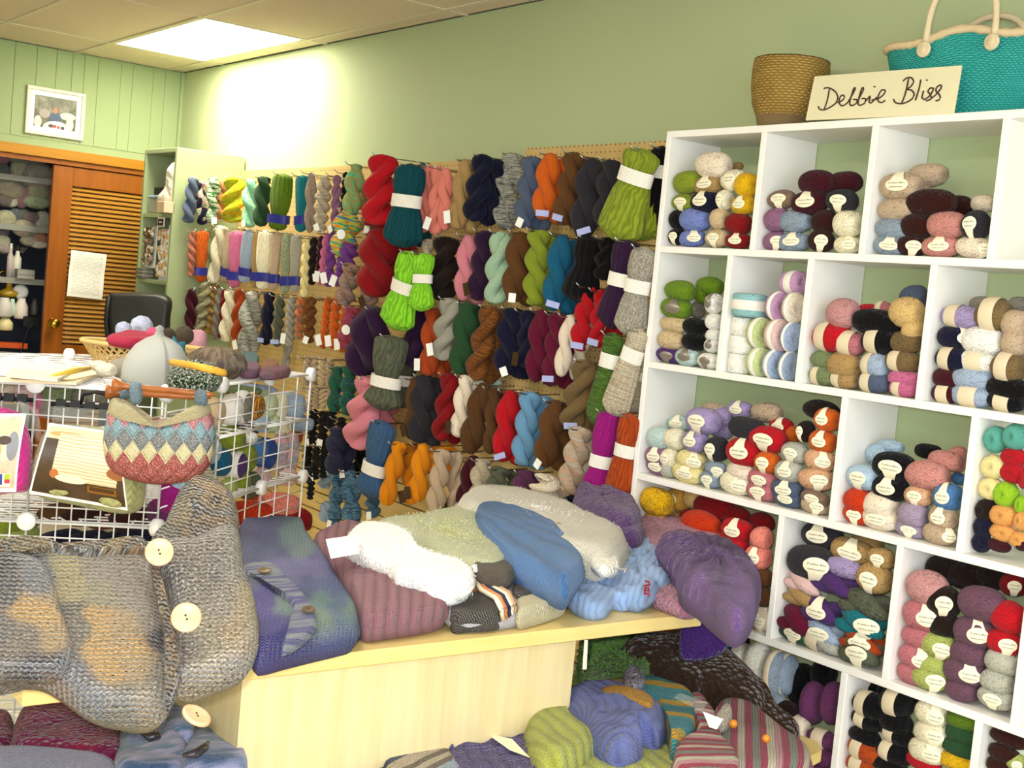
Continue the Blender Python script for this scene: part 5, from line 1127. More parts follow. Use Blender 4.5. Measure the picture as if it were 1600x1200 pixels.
back = [RL+BK, RA+BK, RB+V3((-.5, -.42, 0)), RC+V3((-.55, -.35, 0)), RD+V3((-.6, -.25, 0)), RE+V3((-.5, -.35, 0))]
for z in (1.268, .913, .558, .203):
    gridpanel(up(RL, z), up(RA, z), up(RA+BK*.5, z), up(RL+BK*.5, z), 9, 9); gridpanel(up(RL+BK*.5, z), up(RA+BK*.5, z), up(RA+BK, z), up(RL+BK, z), 9, 9)
    gridpanel(up(RA, z), up(RB, z), up(RC, z), up(RA+BK*.5, z), 9, 9)
    gridpanel(up(RA+BK*.5, z), up(RC, z), up(RD, z), up(RA+BK, z), 9, 12)
    gridpanel(up(RA+BK, z), up(RD, z), up(RE, z), up(RE+V3((-.55, -.30, 0)), z), 12, 9)
for p, q in ((RB, RC), (RC, RD), (RD, RE)):
    inn = V3((-.26, -.22, 0))
    gridpanel(up(p, 1.112), up(q, 1.112), up(q+inn, 1.112), up(p+inn, 1.112), 5, 7)
for p in (RL+BK, RA+BK, RE+V3((-.55, -.30, 0))):
    MB().tube([up(p, 0)-RO, up(p, 1.27)-RO], .005, 6).obj('post', M['wire'], rack, True)
for p in (RL, RA, RB, RC, RD, RE):
    MB().tube([up(p, 0)-RO, up(p, .21)-RO], .005, 6).obj('foot', M['wire'], rack, True)
cn = MB().lathe([(.001, -.013), (.020, -.013), (.024, -.009), (.024, .009), (.020, .013), (.001, .013)], 20).mesh('connector', True); cn.materials.append(M['wire'])
for p in (RL, RA, RB, RC, RD, RE):
    for z in LV[:3]:
        o = link('connector', cn, None, rack); o.location = up(p, z)-RO; n_ = V3((.74, .6, 0)) if p not in (RL, RA) else V3((.9, -.4, 0))
        o.rotation_mode = 'QUATERNION'; o.rotation_quaternion = V3((0, 0, 1)).rotation_difference(n_.normalized())
o = link('connector', cn, None, rack); o.location = at(108, 556, z=1.28)-RO; o.rotation_euler = (pi/2, 0, 0)
nS_ = V3((.74, .67, 0)).normalized(); nF_ = V3((.90, -.43, 0)).normalized()
def rackballs(name, ox, oy, s, txt, base, n_, off, rz, group='yarn balls in the wire rack'):
    E_ = []
    for e in txt.replace('\n', ';').split(';'):
        if e.strip(): f = [x.strip() for x in e.split(',')]; E_.append(([float(x) for x in f[:4]], f[4], f[5] if len(f) > 5 else ''))
    E_.sort(key=lambda a: a[0][0])
    for k, ((cx, cy, w_, h_), c, code) in enumerate(E_):
        u, v = ox+cx/s, oy+cy/s; P = onplane(u, v, base-n_*(off+(.08 if 'b' in code else 0)), n_)
        kind = 'cake' if 'k' in code else 'end' if 'e' in code else 'ball'
        pos = ORD[k]+(' from left' if k else '')
        place_ball(u, v, w_/s*1.15, h_/s*1.1, c, code, 1, '%s, %s, %s' % (words(c, kind, code), name, pos), group, kind, 'thick' if 'h' in code else '', P=P, rz=rz)
rackballs('top side shelf of rack', 150, 480, 4, """735,660,110,170,beige,;850,640,112,165,white,K;912,625,105,175,grey,K;985,620,115,150,orange and black variegated,B;1062,608,130,160,pale green;1130,618,120,160,cream;1192,600,80,120,light blue,b;1240,620,130,150,pale blue
1040,728,80,95,light blue;1098,725,95,110,pale green;1155,740,90,100,cream;1235,722,150,90,blue grey,B;905,520,120,60,sage,b;1010,515,120,60,pale blue,b""", RC, nS_, .07, .74)
rackballs('middle side shelf of rack', 150, 480, 4, """850,822,140,145,olive green,h;955,745,100,90,purple,b;930,810,90,70,white;1000,905,120,150,blue,h;1062,915,115,180,royal blue,h;785,970,100,150,teal blue,h;720,900,90,140,light blue;872,985,120,150,purple,K;945,945,95,150,olive green,h
1150,900,90,250,pink and grey striped,V;1222,910,80,260,pink and grey striped,V;1100,1075,80,120,sand,;1180,1060,110,100,pale pink;830,1130,90,120,lime,;900,1095,110,150,olive green,h;960,1110,120,150,grey green,h;1035,1075,100,140,pale pink,h;1260,800,50,120,rust,b""", RC, nS_, .07, .74)
rackballs('lower side shelf of rack', 300, 560, 4, """375,960,190,120,orange red,h;500,1010,140,90,espresso,b;545,905,190,120,coral pink,h;625,1005,170,150,dark red,h;350,1040,200,110,orange red,h;430,870,120,60,rust,b""", RC, nS_, .09, .74)
rackballs('front of wire rack behind bag', 0, 500, 3.2, """60,370,120,90,ivory,b;190,360,130,80,pale pink,b;235,420,100,120,pink,b;340,370,170,110,sage,b;480,380,150,90,grey,b;330,440,200,110,light grey,b;850,880,110,150,magenta,;780,840,110,90,white,K;890,790,100,130,light blue,;1000,640,100,120,taupe,b""", RA, nF_, .09, -1.1)
rackballs('lower front cell of wire rack', 0, 780, 3.53, """90,130,140,100,olive green,;90,200,150,90,lime,;340,70,130,90,brown,;470,90,150,100,dark brown,;600,100,140,110,rust,b;720,110,140,110,dark brown,;330,230,150,110,navy,;480,240,160,120,navy,;620,240,160,110,navy,;760,230,150,110,navy,;880,70,80,140,plum,""", RA, nF_, .12, -1.1)
# hangers, kit bags and purse on the front of the rack
def fp(u, v, off): return onplane(u, v, RA+nF_*off, nF_)
def hanger(label, pts, loop):
    h = empty('clip_hanger', tuple(fp(*pts[0], .02)), label, 'hanger', 'black clip hangers on the rack')
    mb = MB().tube([fp(u, v, .02)-h.location for u, v in pts], .006, 6); mb.obj('hanger_bar', M['black'], h)
    if loop: MB().tube([fp(u, v, .02)-h.location for u, v in loop], .005, 6).obj('hook_loop', M['black'], h, True)
    for i in range(4):
        a = V3((*pts[0], 0)).lerp(V3((*pts[-1], 0)), .15+.22*i); p = fp(a.x, a.y-2, .02)-h.location
        MB().obox(p, V3((.3, .7, 0)).normalized()*.012, nF_*.008, V3((0, 0, .010))).obj('clip', M['black'], h)
    return h
hanger('black clip hanger holding the big pattern bag on the wire rack', [(80, 631), (182, 639)], [(126, 631), (130, 616), (150, 612), (176, 618), (180, 636)])
hanger('black clip hanger at the left edge holding the pink kit bag', [(-40, 620), (52, 625)], None)
def m_print(name, blobs, bg):
    m = NT(name, .35, .4); s = m.n('ShaderNodeSeparateXYZ'); m.set(s.inputs[0], m.coord('UV')); U, V = s.outputs[0], s.outputs[1]; c = m.ramp(m.noise(m.coord('UV'), 3, 3), [(.35, bg[0]), (.65, bg[1])])
    for cx, cy, rx, ry, h, *r in blobs:
        a_ = m.math('DIVIDE', m.math('SUBTRACT', U, cx), rx); b_ = m.math('DIVIDE', m.math('SUBTRACT', V, cy), ry)
        if r: f = m.math('LESS_THAN', m.math('MAXIMUM', m.math('ABSOLUTE', a_), m.math('ABSOLUTE', b_)), 1)
        else: f = m.math('LESS_THAN', m.math('ADD', m.math('MULTIPLY', a_, a_), m.math('MULTIPLY', b_, b_)), 1)
        k = lin(h)
        if r and r[0] == 2:
            w_ = m.math('GREATER_THAN', m.math('SINE', m.math('MULTIPLY', m.math('ADD', V, m.math('MULTIPLY', m.noise(m.coord('UV'), 3, 1), .06)), 130)), .2); k = m.mix(w_, lin(h), lin('cfb48c'))
        c = m.mix(f, c, k)
    m.col(c); return m.m
def curved_sheet(name, parent, corners, off, bulge, mat, nu=14, nv=10):
    """a printed sheet bowed round the bag in it; corners tl,tr,br,bl in the rack's front plane"""
    mb = MB(); vs = []; uv = []; b = parent.location
    for j in range(nv+1):
        for i in range(nu+1):
            s, t = i/nu, j/nv; tl, tr, br, bl = [V3((*q, 0)) for q in corners]
            p = bil(tl, tr, br, bl, s, t); P = fp(p.x, p.y, off)+nF_*(bulge*sin(pi*(.08+.84*t)))
            vs.append(P-b); uv.append((s, 1-t))
    mb.add(vs, [(j*(nu+1)+i, j*(nu+1)+i+1, (j+1)*(nu+1)+i+1, (j+1)*(nu+1)+i) for j in range(nv) for i in range(nu)], uv)
    return mb.obj(name, mat, parent, True)
kit = garment('kit_bag', 'clear bag of sage green yarn with knitting pattern photo, hanging on the rack front', 'yarn kit', m_knit('sage_roving', 'a6a772', .03, 'rib', bumpd=.004, groove_shade=.25),
 [dict(px=[(48, 745), (62, 690), (85, 664), (160, 668), (205, 680), (225, 720), (228, 765), (220, 795), (190, 803), (120, 790), (60, 775)], T=.13, plane=(RA+nF_*.09, nF_), edge=.07, amp=.004, seed=3, K=90)], group='yarn kits on the rack')
curved_sheet('photo_border', kit, [(78, 660), (190, 676), (200, 797), (46, 770)], .135, .03, M['wpaper'])
curved_sheet('pattern_photo', kit, [(80, 664), (187, 679), (197, 792), (50, 766)], .139, .03, m_print('pattern_photo', [(.5, .93, .5, .10, 'e6c9a0', 1), (.28, .90, .25, .04, 'd89a60'), (.55, .62, .38, .30, 'f0dfbc', 2), (.72, .50, .20, .24, 'f0dfbc', 2), (.20, .33, .05, .07, 'b86e3c'), (.40, .28, .18, .06, 'f4e6c8'), (.93, .45, .12, .08, '9a5c34'), (.75, .18, .16, .05, '8a5a20', 1), (.75, .19, .14, .03, '4a3018', 1)], ('3a2a18', '54402c')))
curved_sheet('plastic_sleeve', kit, [(84, 634), (184, 642), (192, 680), (80, 664)], .10, .0, M['poly'])
kit2 = garment('kit_bag', 'clear bag of hot pink yarn with pattern photo at the left edge of the rack', 'yarn kit', m_knit('pink_roving', 'd23a98', .03, 'rib', bumpd=.004, groove_shade=.25, rough=.35),
 [dict(px=[(-60, 640), (20, 640), (42, 668), (50, 700), (50, 735), (44, 765), (20, 770), (-60, 770)], T=.13, plane=(RA+nF_*.08, nF_), edge=.06, amp=.004, seed=3, K=80)], group='yarn kits on the rack')
curved_sheet('photo_border', kit2, [(-60, 645), (42, 646), (26, 768), (-60, 768)], .125, .03, M['wpaper'])
curved_sheet('pattern_photo', kit2, [(-60, 650), (38, 650), (23, 762), (-60, 762)], .129, .03, m_print('pattern_photo2', [(.75, .85, .22, .10, 'e8c8a0'), (.9, .6, .10, .2, '8a8c98'), (.62, .55, .10, .14, 'd8b050'), (.75, .68, .12, .06, '4a3a30'), (.62, .12, .3, .10, 'f0ece4', 1), (.72, .13, .05, .08, '3a4a9a', 1), (.86, .17, .05, .04, 'b0d040', 1), (.86, .1, .05, .03, 'd04a50', 1)], ('c8b09c', 'e4d4c0')))
curved_sheet('plastic_sleeve', kit2, [(30, 626), (60, 640), (70, 700), (42, 668)], .10, .01, M['poly'])
# entrelac purse on two wooden needles
def m_entrelac():
    m = NT('entrelac_knit', .95, .1); s = m.n('ShaderNodeSeparateXYZ'); m.set(s.inputs[0], m.coord('UV')); U, V = s.outputs[0], s.outputs[1]
    sz = .041; U2 = m.math('ADD', U, 0); V2 = m.math('MULTIPLY', V, .72)
    p = m.math('DIVIDE', m.math('ADD', U2, V2), sz); q = m.math('DIVIDE', m.math('SUBTRACT', U2, V2), sz)
    row = m.math('SUBTRACT', m.math('FLOOR', p), m.math('FLOOR', q))
    m.row = row; return m, U, V, p, q, row
def entrelac():
    m, U, V, p, q, row = m_entrelac()
    r0 = m.math('SUBTRACT', row, ROW0); f = m.math('MULTIPLY_ADD', r0, 1/12., .5)
    base = m.ramp(f, [(0, 'a85050'), (.345, 'd8cfa6'), (.43, '7c8288'), (.51, '84a8b8'), (.595, 'c98894'), (.68, 'a65a5c'), (.765, 'd2c498')], 'CONSTANT')
    n_ = m.noise(m.coord('UV'), 260, 2, .8); isred = m.math('GREATER_THAN', n_, .55)
    base = m.mix(m.math('MULTIPLY', isred, .45), base, lin('d8cfc0')); base = m.mix(m.math('MULTIPLY', m.math('LESS_THAN', n_, .42), .35), base, lin('4a3030'))
    fp_ = m.math('FRACT', p); fq = m.math('FRACT', q)
    ed = m.math('MINIMUM', m.math('MINIMUM', fp_, m.math('SUBTRACT', 1, fp_)), m.math('MINIMUM', fq, m.math('SUBTRACT', 1, fq)))
    h = m.math('ADD', m.math('MINIMUM', m.math('MULTIPLY', ed, 5), 1), m.math('MULTIPLY', m.math('SINE', m.math('MULTIPLY', fp_, 44)), .15))
    m.col(base); m.bump(h, .006, 1); return m.m
ROW0 = 0
PP = RA+nF_*.20; nP = V3((.86, -.5, .06)).normalized()
purse = garment('knitted_purse', 'entrelac knitted purse in red, pink, blue and cream diamonds hanging from wooden needles', 'purse', None,
 [dict(px=[(176, 636), (215, 650), (260, 655), (300, 645), (325, 640), (336, 665), (336, 700), (326, 730), (300, 750), (250, 757), (205, 750), (172, 735), (160, 705), (163, 670)], T=.09, plane=(PP, nP), edge=.05, amp=.004, seed=3, K=120, center=(248, 705), uvrot=0, N=22)], group='bags on display')
cc = [l.uv[:] for l in purse.data.uv_layers[0].data]
ROW0 = 1
# which uv axis points down the purse: V grows sideways or up, so measure it once from the mesh itself
me = purse.data; co = [me.vertices[l.vertex_index].co for l in me.loops]
import itertools
du = sum((c.z)*(a[0]-3) for c, a in zip(co, cc)); dv = sum((c.z)*(a[1]-3) for c, a in zip(co, cc))
mz = sum(c.z for c in co)/len(co)
cu = sum((c.z-mz)*(a[0]-3) for c, a in zip(co, cc)); cv = sum((c.z-mz)*(a[1]-3) for c, a in zip(co, cc))
sgn = 1 if (cv if abs(cv) > abs(cu) else cu) > 0 else -1
for l in me.uv_layers[0].data:
    a, b = l.uv[0]-3, l.uv[1]-3
    if abs(cu) > abs(cv): a, b = b, a
    l.uv = (a+10, b*sgn)
me.materials.append(entrelac())
K_['creamk'] = m_knit('cream_yoke_knit', 'd6c99c', .006, 'stock', bumpd=.002, groove_shade=.2)
part_piece('yoke', purse, K_['creamk'], [dict(px=[(176, 622), (200, 628), (225, 650), (250, 656), (280, 650), (305, 632), (325, 630), (330, 646), (322, 652), (300, 654), (280, 662), (255, 666), (225, 662), (200, 652), (174, 650), (168, 642)], T=.10, plane=(PP, nP), edge=.05, amp=.004, seed=5, K=110, center=(248, 666))])
bl = m_knit('blue_loop_knit', '86a4b8', .006, 'garter', bumpd=.003, fleck=('d0d8d8', 200, .6))
for a in ([(203, 600), (221, 600), (221, 628), (205, 630)], [(306, 610), (323, 612), (322, 634), (305, 630)], [(190, 605), (204, 604), (202, 622), (188, 622)]):
    part_piece('loop', purse, bl, [dict(px=a, T=.045, plane=(PP+nP*(.02 if a[0][0] > 200 else -.04), nP), edge=.02, K=40, amp=.001)])
nw = wood('needle_wood', '8a4a1c', 'a86228', (8, 8, 8), .3)
for (a, b, o_) in (((176, 602), (338, 617), .02), ((166, 612), (330, 622), -.045)):
    pa, pb = onplane(*a, PP+nP*o_, nP), onplane(*b, PP+nP*o_, nP); pts = [pa.lerp(pb, t) for t in (0, .02, .07, .12, .2, .6, .93, 1)]
    mb = MB().tube([p-purse.location for p in pts], [.016, .019, .013, .008, .0075, .0075, .007, .002], 12); mb.obj('wooden_needle', nw, purse, True)
# ---------------------------------------------------------------- things on top of the rack
zr = 1.274
def sitlathe(name, label, cat, u, v, prof, mat, lobes=0, group=None, sq=1, amp=.06):
    P = at(u, v, z=zr); n = 48; mb = MB(); vs = []; uv = []
    for i, (r, z) in enumerate(prof):
        for k in range(n):
            q = 2*pi*k/n; rr = r*(1+(amp*abs(sin(lobes*q/2)) if lobes else .03*sin(3*q+z*30))); vs.append((rr*cos(q), rr*sq*sin(q), z)); uv.append((k/n*.6, z*2))
    N = len(prof); mb.add(vs, [(i*n+k, i*n+(k+1) % n, (i+1)*n+(k+1) % n, (i+1)*n+k) for i in range(N-1) for k in range(n)]+[tuple(range(n))[::-1], tuple((N-1)*n+k for k in range(n))], uv)
    o = mb.obj(name, mat, None, True); o.location = P; return tag(o, label, cat, group)
hat = sitlathe('baby_hat', 'white knitted baby hat with knotted tip on top of the rack', 'hat', 243, 603, [(.085, 0), (.09, .02), (.088, .05), (.08, .08), (.06, .11), (.035, .128), (.014, .138), (.009, .15), (.012, .158), (.003, .165)], m_knit('white_hat_knit', 'f2f3ea', .006, 'stock', bumpd=.002, groove_shade=.15))
sitlathe('ribbed_hat', 'tan and brown striped puffy hat like a pumpkin on top of the rack', 'hat', 338, 590, [(.05, 0), (.075, .02), (.085, .045), (.075, .07), (.05, .088), (.02, .095), (.004, .09)], m_knit('tan_stripe_knit', ['a88a5c', '6a4a34', 'c0a478', '3a3040', 'b09064'], .008, 'garter', noise_mix=(3, .6, 1), nscale=9, bumpd=.004), lobes=22, amp=.10)
sc1 = garment('bobble_scarf', 'green, black and white bobbly scarf coiled on top of the rack', 'scarf', m_knit('green_bobble', '3a5230', .009, 'voro', bumpd=.008, groove_shade=.5, fleck=('e8ecd8', 150, .56, '101810')), [dict(px=[(262, 600), (268, 578), (300, 572), (335, 576), (348, 590), (340, 603), (300, 606)], T=.05, plane=(at(300, 592, z=zr+.04), V3((.3, -.1, 1))), edge=.025, amp=.01, freq=30, K=80)])
tw = [at(268+i*5.5, 566+.035*(i-3)**2*1.0+i*.8, z=zr+.085+.012*sin(pi*i/15)) for i in range(16)]
o = MB().tube([p-tw[0] for p in tw], [.008+.0018*(i % 2) for i in range(16)], 10).obj('basket_handle', plain('yellow_wicker', 'dca83c', .5), None, True); o.location = tw[0]; tag(o, 'yellow twisted wicker handle arching over the bobbly scarf', 'handle')
o = garment('teal_bow', 'small teal felt bow standing behind the white baby hat', 'bow', plain('teal_felt', '2f6c7c', .9), [dict(px=[(258, 552), (266, 534), (272, 525), (280, 535), (290, 534), (289, 546), (292, 556), (278, 552), (270, 560)], T=.03, plane=(at(275, 545, z=zr+.09), V3((.8, -.5, .3))), edge=.012, K=60, amp=.003)])
garment('teal_beanie', 'teal knitted beanie peeking out behind the left side of white baby hat', 'hat', plain('teal_wool', '2f6c7c', .9), [dict(px=[(207, 565), (215, 552), (228, 545), (240, 556), (228, 570), (212, 575)], T=.03, plane=(at(222, 560, z=zr+.05), V3((.8, -.5, .3))), edge=.012, K=50)])
sp = m_knit('speckled_wool', 'eee0c4', .007, 'voro', bumpd=.004, groove_shade=.25, fleck=('c86a4a', 160, .66))
for i, (u, v, w_, h_, c, l) in enumerate(((190, 575, 34, 32, None, 'speckled'), (166, 578, 30, 22, None, 'plain cream'), (155, 572, 24, 18, None, 'small ivory'))):
    P = at(u, v, z=zr+.04); d = depth(P)
    o = link('yarn_ball', BALL[i]); o.location = P; o.scale = (w_*.55*d/FPX, w_*.5*d/FPX, h_*.5*d/FPX); o.rotation_euler.z = .6; o.color = lin('f0e8d0')
    o.material_slots[0].link = 'OBJECT'; o.material_slots[0].material = sp if i == 0 else MY['']
    tag(o, l+' yarn ball lying on rack top left of the white baby hat', 'yarn ball', 'loose yarn on the rack top')
# pattern leaflets
pc = [('e8d9b8', 'cdb48c'), ('f0e8d4', 'd8c49c'), ('e6d8c0', 'c8b088')]
for i, (px_, z) in enumerate((([(-40, 568), (60, 566), (165, 580), (120, 597), (-40, 590)], zr+.012), ([(-40, 562), (40, 563), (125, 574), (70, 586), (-40, 580)], zr+.022), ([(20, 575), (110, 582), (90, 592), (10, 584)], zr+.03))):
    P = [at(u, v, z=z) for u, v in px_]; b = sum(P, V3())/len(P); mb = MB(); n = len(P)
    mb.add([p-b+V3((0, 0, -.008)) for p in P]+[p-b for p in P], [tuple(range(n))[::-1], tuple(range(n, 2*n))]+[(k, (k+1) % n, n+(k+1) % n, n+k) for k in range(n)])
    o = mb.obj('pattern_leaflet', plain('leaflet_%d' % i, pc[i][0], .4, .4, 0, .12, 12)); o.location = b
    tag(o, ['large cream knitting pattern leaflet at bottom of the pile on the rack top', 'pale knitting pattern leaflet in middle of the pile on rack top', 'small beige pattern card topmost on the leaflet pile'][i], 'leaflet', 'leaflets on the rack')
mb = MB(); a, b = at(83, 588, z=zr+.03), at(150, 574, z=zr+.03); mb.tube([V3(), (b-a)*.5+V3((0, 0, .004)), b-a], [.006, .009, .004], 8); o = mb.obj('ribbon_strip', plain('yellow_ribbon', 'dcb850', .5), None, True); o.location = a; tag(o, 'yellow ribbon strip lying on the pattern leaflets', 'ribbon')
# basket of balls
bp = at(232, 552, z=zr+.035)
bk = empty('wicker_basket', tuple(bp-V3((.0, .0, .05))), 'shallow open-weave wicker basket of wool balls on a box behind the rack top', 'basket')
wk = plain('pale_wicker', 'd9b878', .6)
dirb = V3((.66, .75, 0)); dp = V3((-.75, .66, 0))
def bpt(q, z): k = .75+.25*z/.075; return dirb*(.22*k*cos(q))+dp*(.13*k*sin(q))+V3((0, 0, z))
for z, r in ((0, .005), (.075, .008)): MB().tube([bpt(2*pi*i/40, z) for i in range(40)], r, 6, True).obj('rim', wk, bk, True)
mb = MB()
for i in range(44):
    for s_ in (-.45, .45):
        mb.tube([bpt(2*pi*i/44+s_*t, .075*t) for t in (0, .33, .66, 1)], .0028, 4)
o = mb.obj('weave', wk, bk); o['kind'] = 'stuff'
slab_ = MB(); slab_.add([bpt(2*pi*i/24, .002) for i in range(24)], [tuple(range(24))]); slab_.obj('base', wk, bk)
o = garment('crimson_cloth', 'crimson cloth lining in the wicker basket', 'cloth', plain('crimson_cloth', '9c2440', .9), [dict(px=[(165, 530), (200, 524), (240, 526), (262, 532), (240, 538), (195, 537)], T=.03, z=zr+.085, edge=.012, amp=.006, K=60)], group=None)
for i, (u, v, w_, c, l) in enumerate(((193, 515, 24, 'c4cae8', 'pale lilac ball at left'), (221, 511, 34, 'c8d0ec', 'large pale blue ball in middle'), (241, 525, 26, 'd8587c', 'rose pink ball'), (263, 524, 22, '4a4034', 'dark brown ball'), (288, 524, 28, '564a3c', 'brown ball at right'), (308, 530, 30, 'f0b4c4', 'pale pink ball outside right end'))):
    P = at(u, v, z=zr+(.11 if i < 5 else .04)); d = depth(P); o = link('yarn_ball', ENDB); o.location = P; r = w_*.52*d/FPX; o.scale = (r, r, r); o.rotation_euler = (.3*i, .2, i); o.color = lin(c)
    if not o.data.materials: o.data.materials.append(MY[''])
    tag(o, l+' of the wicker basket behind rack top', 'yarn ball', 'balls in the basket')
# small flat things right of the hats
for i, (px_, c, l, c2) in enumerate((([(376, 572), (378, 558), (392, 554), (404, 560), (402, 572), (390, 578)], '5fa0a8', 'turquoise fringed baby bootee beyond the puffy hat', 'hat'), ([(376, 584), (378, 574), (395, 570), (406, 576), (404, 584)], 'b06a90', 'pink and purple striped bootee by the puffy hat', 'bootee'), ([(406, 586), (412, 580), (450, 578), (452, 584), (430, 587)], 'a85a6c', 'rose and grey striped sock lying flat on rack top', 'sock'), ([(408, 577), (412, 568), (430, 566), (436, 574), (424, 580)], 'd08a30', 'orange bootee at back of the rack top', 'bootee'))):
    garment('baby_bootee' if i != 2 else 'sock', l, c2 if i else 'bootee', m_knit('bootee_%d' % i, [c, c, '8a8494', c], .005, 'garter', pitch=.03, bumpd=.003), [dict(px=px_, T=.03, z=zr, edge=.013, amp=.003, K=50)])
# ---------------------------------------------------------------- on top of the white cubbies
zc = ZT
P = at(1226, 187, z=zc+.001); P.y = -.14; P = at(1228, 188, y=-.14); P.z = zc
prof = [(.07, 0), (.073, .018), (.082, .035), (.096, .07), (.103, .12), (.104, .165), (.101, .2), (.097, .2), (.095, .15), (.06, .03), (.01, .02)]
def m_wick(name, c1, c2, sc_=70, vs=70):
    m = NT(name, .6, .3); s = m.n('ShaderNodeSeparateXYZ'); m.set(s.inputs[0], m.coord('UV'))
    a = m.math('FLOOR', m.math('MULTIPLY', s.outputs[1], vs)); x = m.math('ADD', m.math('MULTIPLY', s.outputs[0], sc_), m.math('MULTIPLY', m.math('MODULO', a, 2), .5))
    h = m.math('MULTIPLY', m.math('ABSOLUTE', m.math('SINE', m.math('MULTIPLY', x, 3.1416))), m.math('ABSOLUTE', m.math('SINE', m.math('MULTIPLY', m.math('MULTIPLY', s.outputs[1], vs), 3.1416))))
    m.col(m.mix(h, lin(c1), m.mix(m.noise(m.coord(), 16, 3), lin(c2), lin(c1)))); m.bump(h, .004, 1); return m.m
mb = MB(); n = 60; vs = []; uv = []
pf_ = []
for a, b in zip(prof, prof[1:]):
    for t in (0, .25, .5, .75): pf_.append((a[0]+(b[0]-a[0])*t, a[1]+(b[1]-a[1])*t))
for i, (r, z) in enumerate(pf_):
    for k in range(n): q = 2*pi*k/n; w_ = 1+.012*(1 if (k+i) % 2 else -1); vs.append((r*w_*cos(q), r*w_*sin(q), z)); uv.append((k/n, z*5))
N = len(pf_); mb.add(vs, [(i*n+k, i*n+(k+1) % n, (i+1)*n+(k+1) % n, (i+1)*n+k) for i in range(N-1) for k in range(n)]+[tuple(range(n))[::-1]], uv)
wb = mb.obj('seagrass_basket', m_wick('seagrass', '8a6a2c', 'd8b868', 34, 26), None, True); wb.location = P; wb.scale = (1.12, 1.0, 1.07); wb.scale = (1.08, 1.08, 1.0)
tag(wb, 'round golden seagrass basket on the cubby top, left of the sign', 'basket')
MB().lathe([(.073, 0), (.0755, .002), (.083, .034), (.081, .036)], 40, cap=False).obj('base_band', m_wick('seagrass_base', '9a8058', 'c8aa78', 60, 40), wb, True)
# sign
pb_ = at(1140+413/3.478, 652/3.478, z=zc+.001); ys_ = -.232
sg = [at(1140+a/3.478, b/3.478, y=ys_+(.0 if b > 500 else .05)) for a, b in ((413, 652), (1217, 618), (1262, 355), (462, 415))]
dz = zc-sum(s.z for s in sg[:2])/2
nrm = (sg[1]-sg[0]).cross(sg[3]-sg[0]).normalized(); nrm = nrm if nrm.y < 0 else -nrm
sign = empty('shelf_sign', tuple(sg[0]), 'cream card sign hand-lettered in brown, leaning on the cubby top', 'sign')
mb = MB(); mb.add([p-sg[0] for p in sg]+[p-sg[0]-nrm*.004 for p in sg], [(0, 1, 2, 3), (7, 6, 5, 4), (0, 4, 5, 1), (1, 5, 6, 2), (2, 6, 7, 3), (3, 7, 4, 0)]); mb.obj('card', plain('sign_card', 'ece4bf', .7), sign)
strokes = [[(512, 482), (525, 477), (545, 480), (575, 498), (588, 528), (578, 558), (548, 582), (512, 597), (488, 592), (483, 578)], [(541, 488), (534, 530), (526, 562), (514, 592)],
 [(585, 558), (610, 548), (624, 530), (616, 516), (600, 528), (596, 558), (612, 576), (640, 560)], [(640, 560), (664, 520), (683, 484), (676, 478), (664, 515), (652, 560), (664, 574), (688, 562), (692, 542), (672, 540)],
 [(692, 560), (712, 520), (728, 484), (720, 478), (706, 520), (698, 562), (710, 572), (734, 560), (738, 536), (718, 536)], [(738, 552), (764, 522), (758, 552), (772, 558), (800, 528)], [(785, 470), (790, 473)],
 [(772, 545), (812, 534), (842, 508), (844, 490), (826, 490), (810, 516), (806, 546), (826, 558), (846, 545)],
 [(942, 442), (962, 424), (990, 424), (1000, 446), (982, 472), (962, 486), (988, 490), (1003, 512), (986, 542), (942, 562), (902, 558), (891, 540)], [(972, 430), (962, 480), (948, 530), (936, 556)],
 [(1038, 434), (1030, 480), (1018, 520), (1010, 545)], [(1054, 494), (1044, 530), (1060, 542)], [(1070, 434), (1074, 437)], [(1060, 542), (1088, 520), (1108, 484), (1092, 478), (1078, 496), (1092, 516), (1094, 538), (1068, 548)],
 [(1094, 538), (1126, 510), (1150, 476), (1146, 462), (1126, 474), (1122, 496), (1142, 516), (1142, 540), (1120, 548)]]
for st in strokes:
    P3 = [onplane(1140+a/3.478, b/3.478, sg[0]+nrm*.0012, nrm)-sg[0] for a, b in st]
    if len(P3) > 3:
        q = [P3[0]]
        for i in range(len(P3)-1):
            p0, p1, p2, p3 = P3[max(i-1, 0)], P3[i], P3[i+1], P3[min(i+2, len(P3)-1)]
            for t in (.33, .66, 1): q.append(.5*((2*p1)+(p2-p0)*t+(2*p0-5*p1+4*p2-p3)*t*t+(3*p1-p0-3*p2+p3)*t*t*t))
        P3 = q
    MB().tube(P3, .0022, 5).obj('lettering', plain('brown_marker', '4a3226', .6), sign)
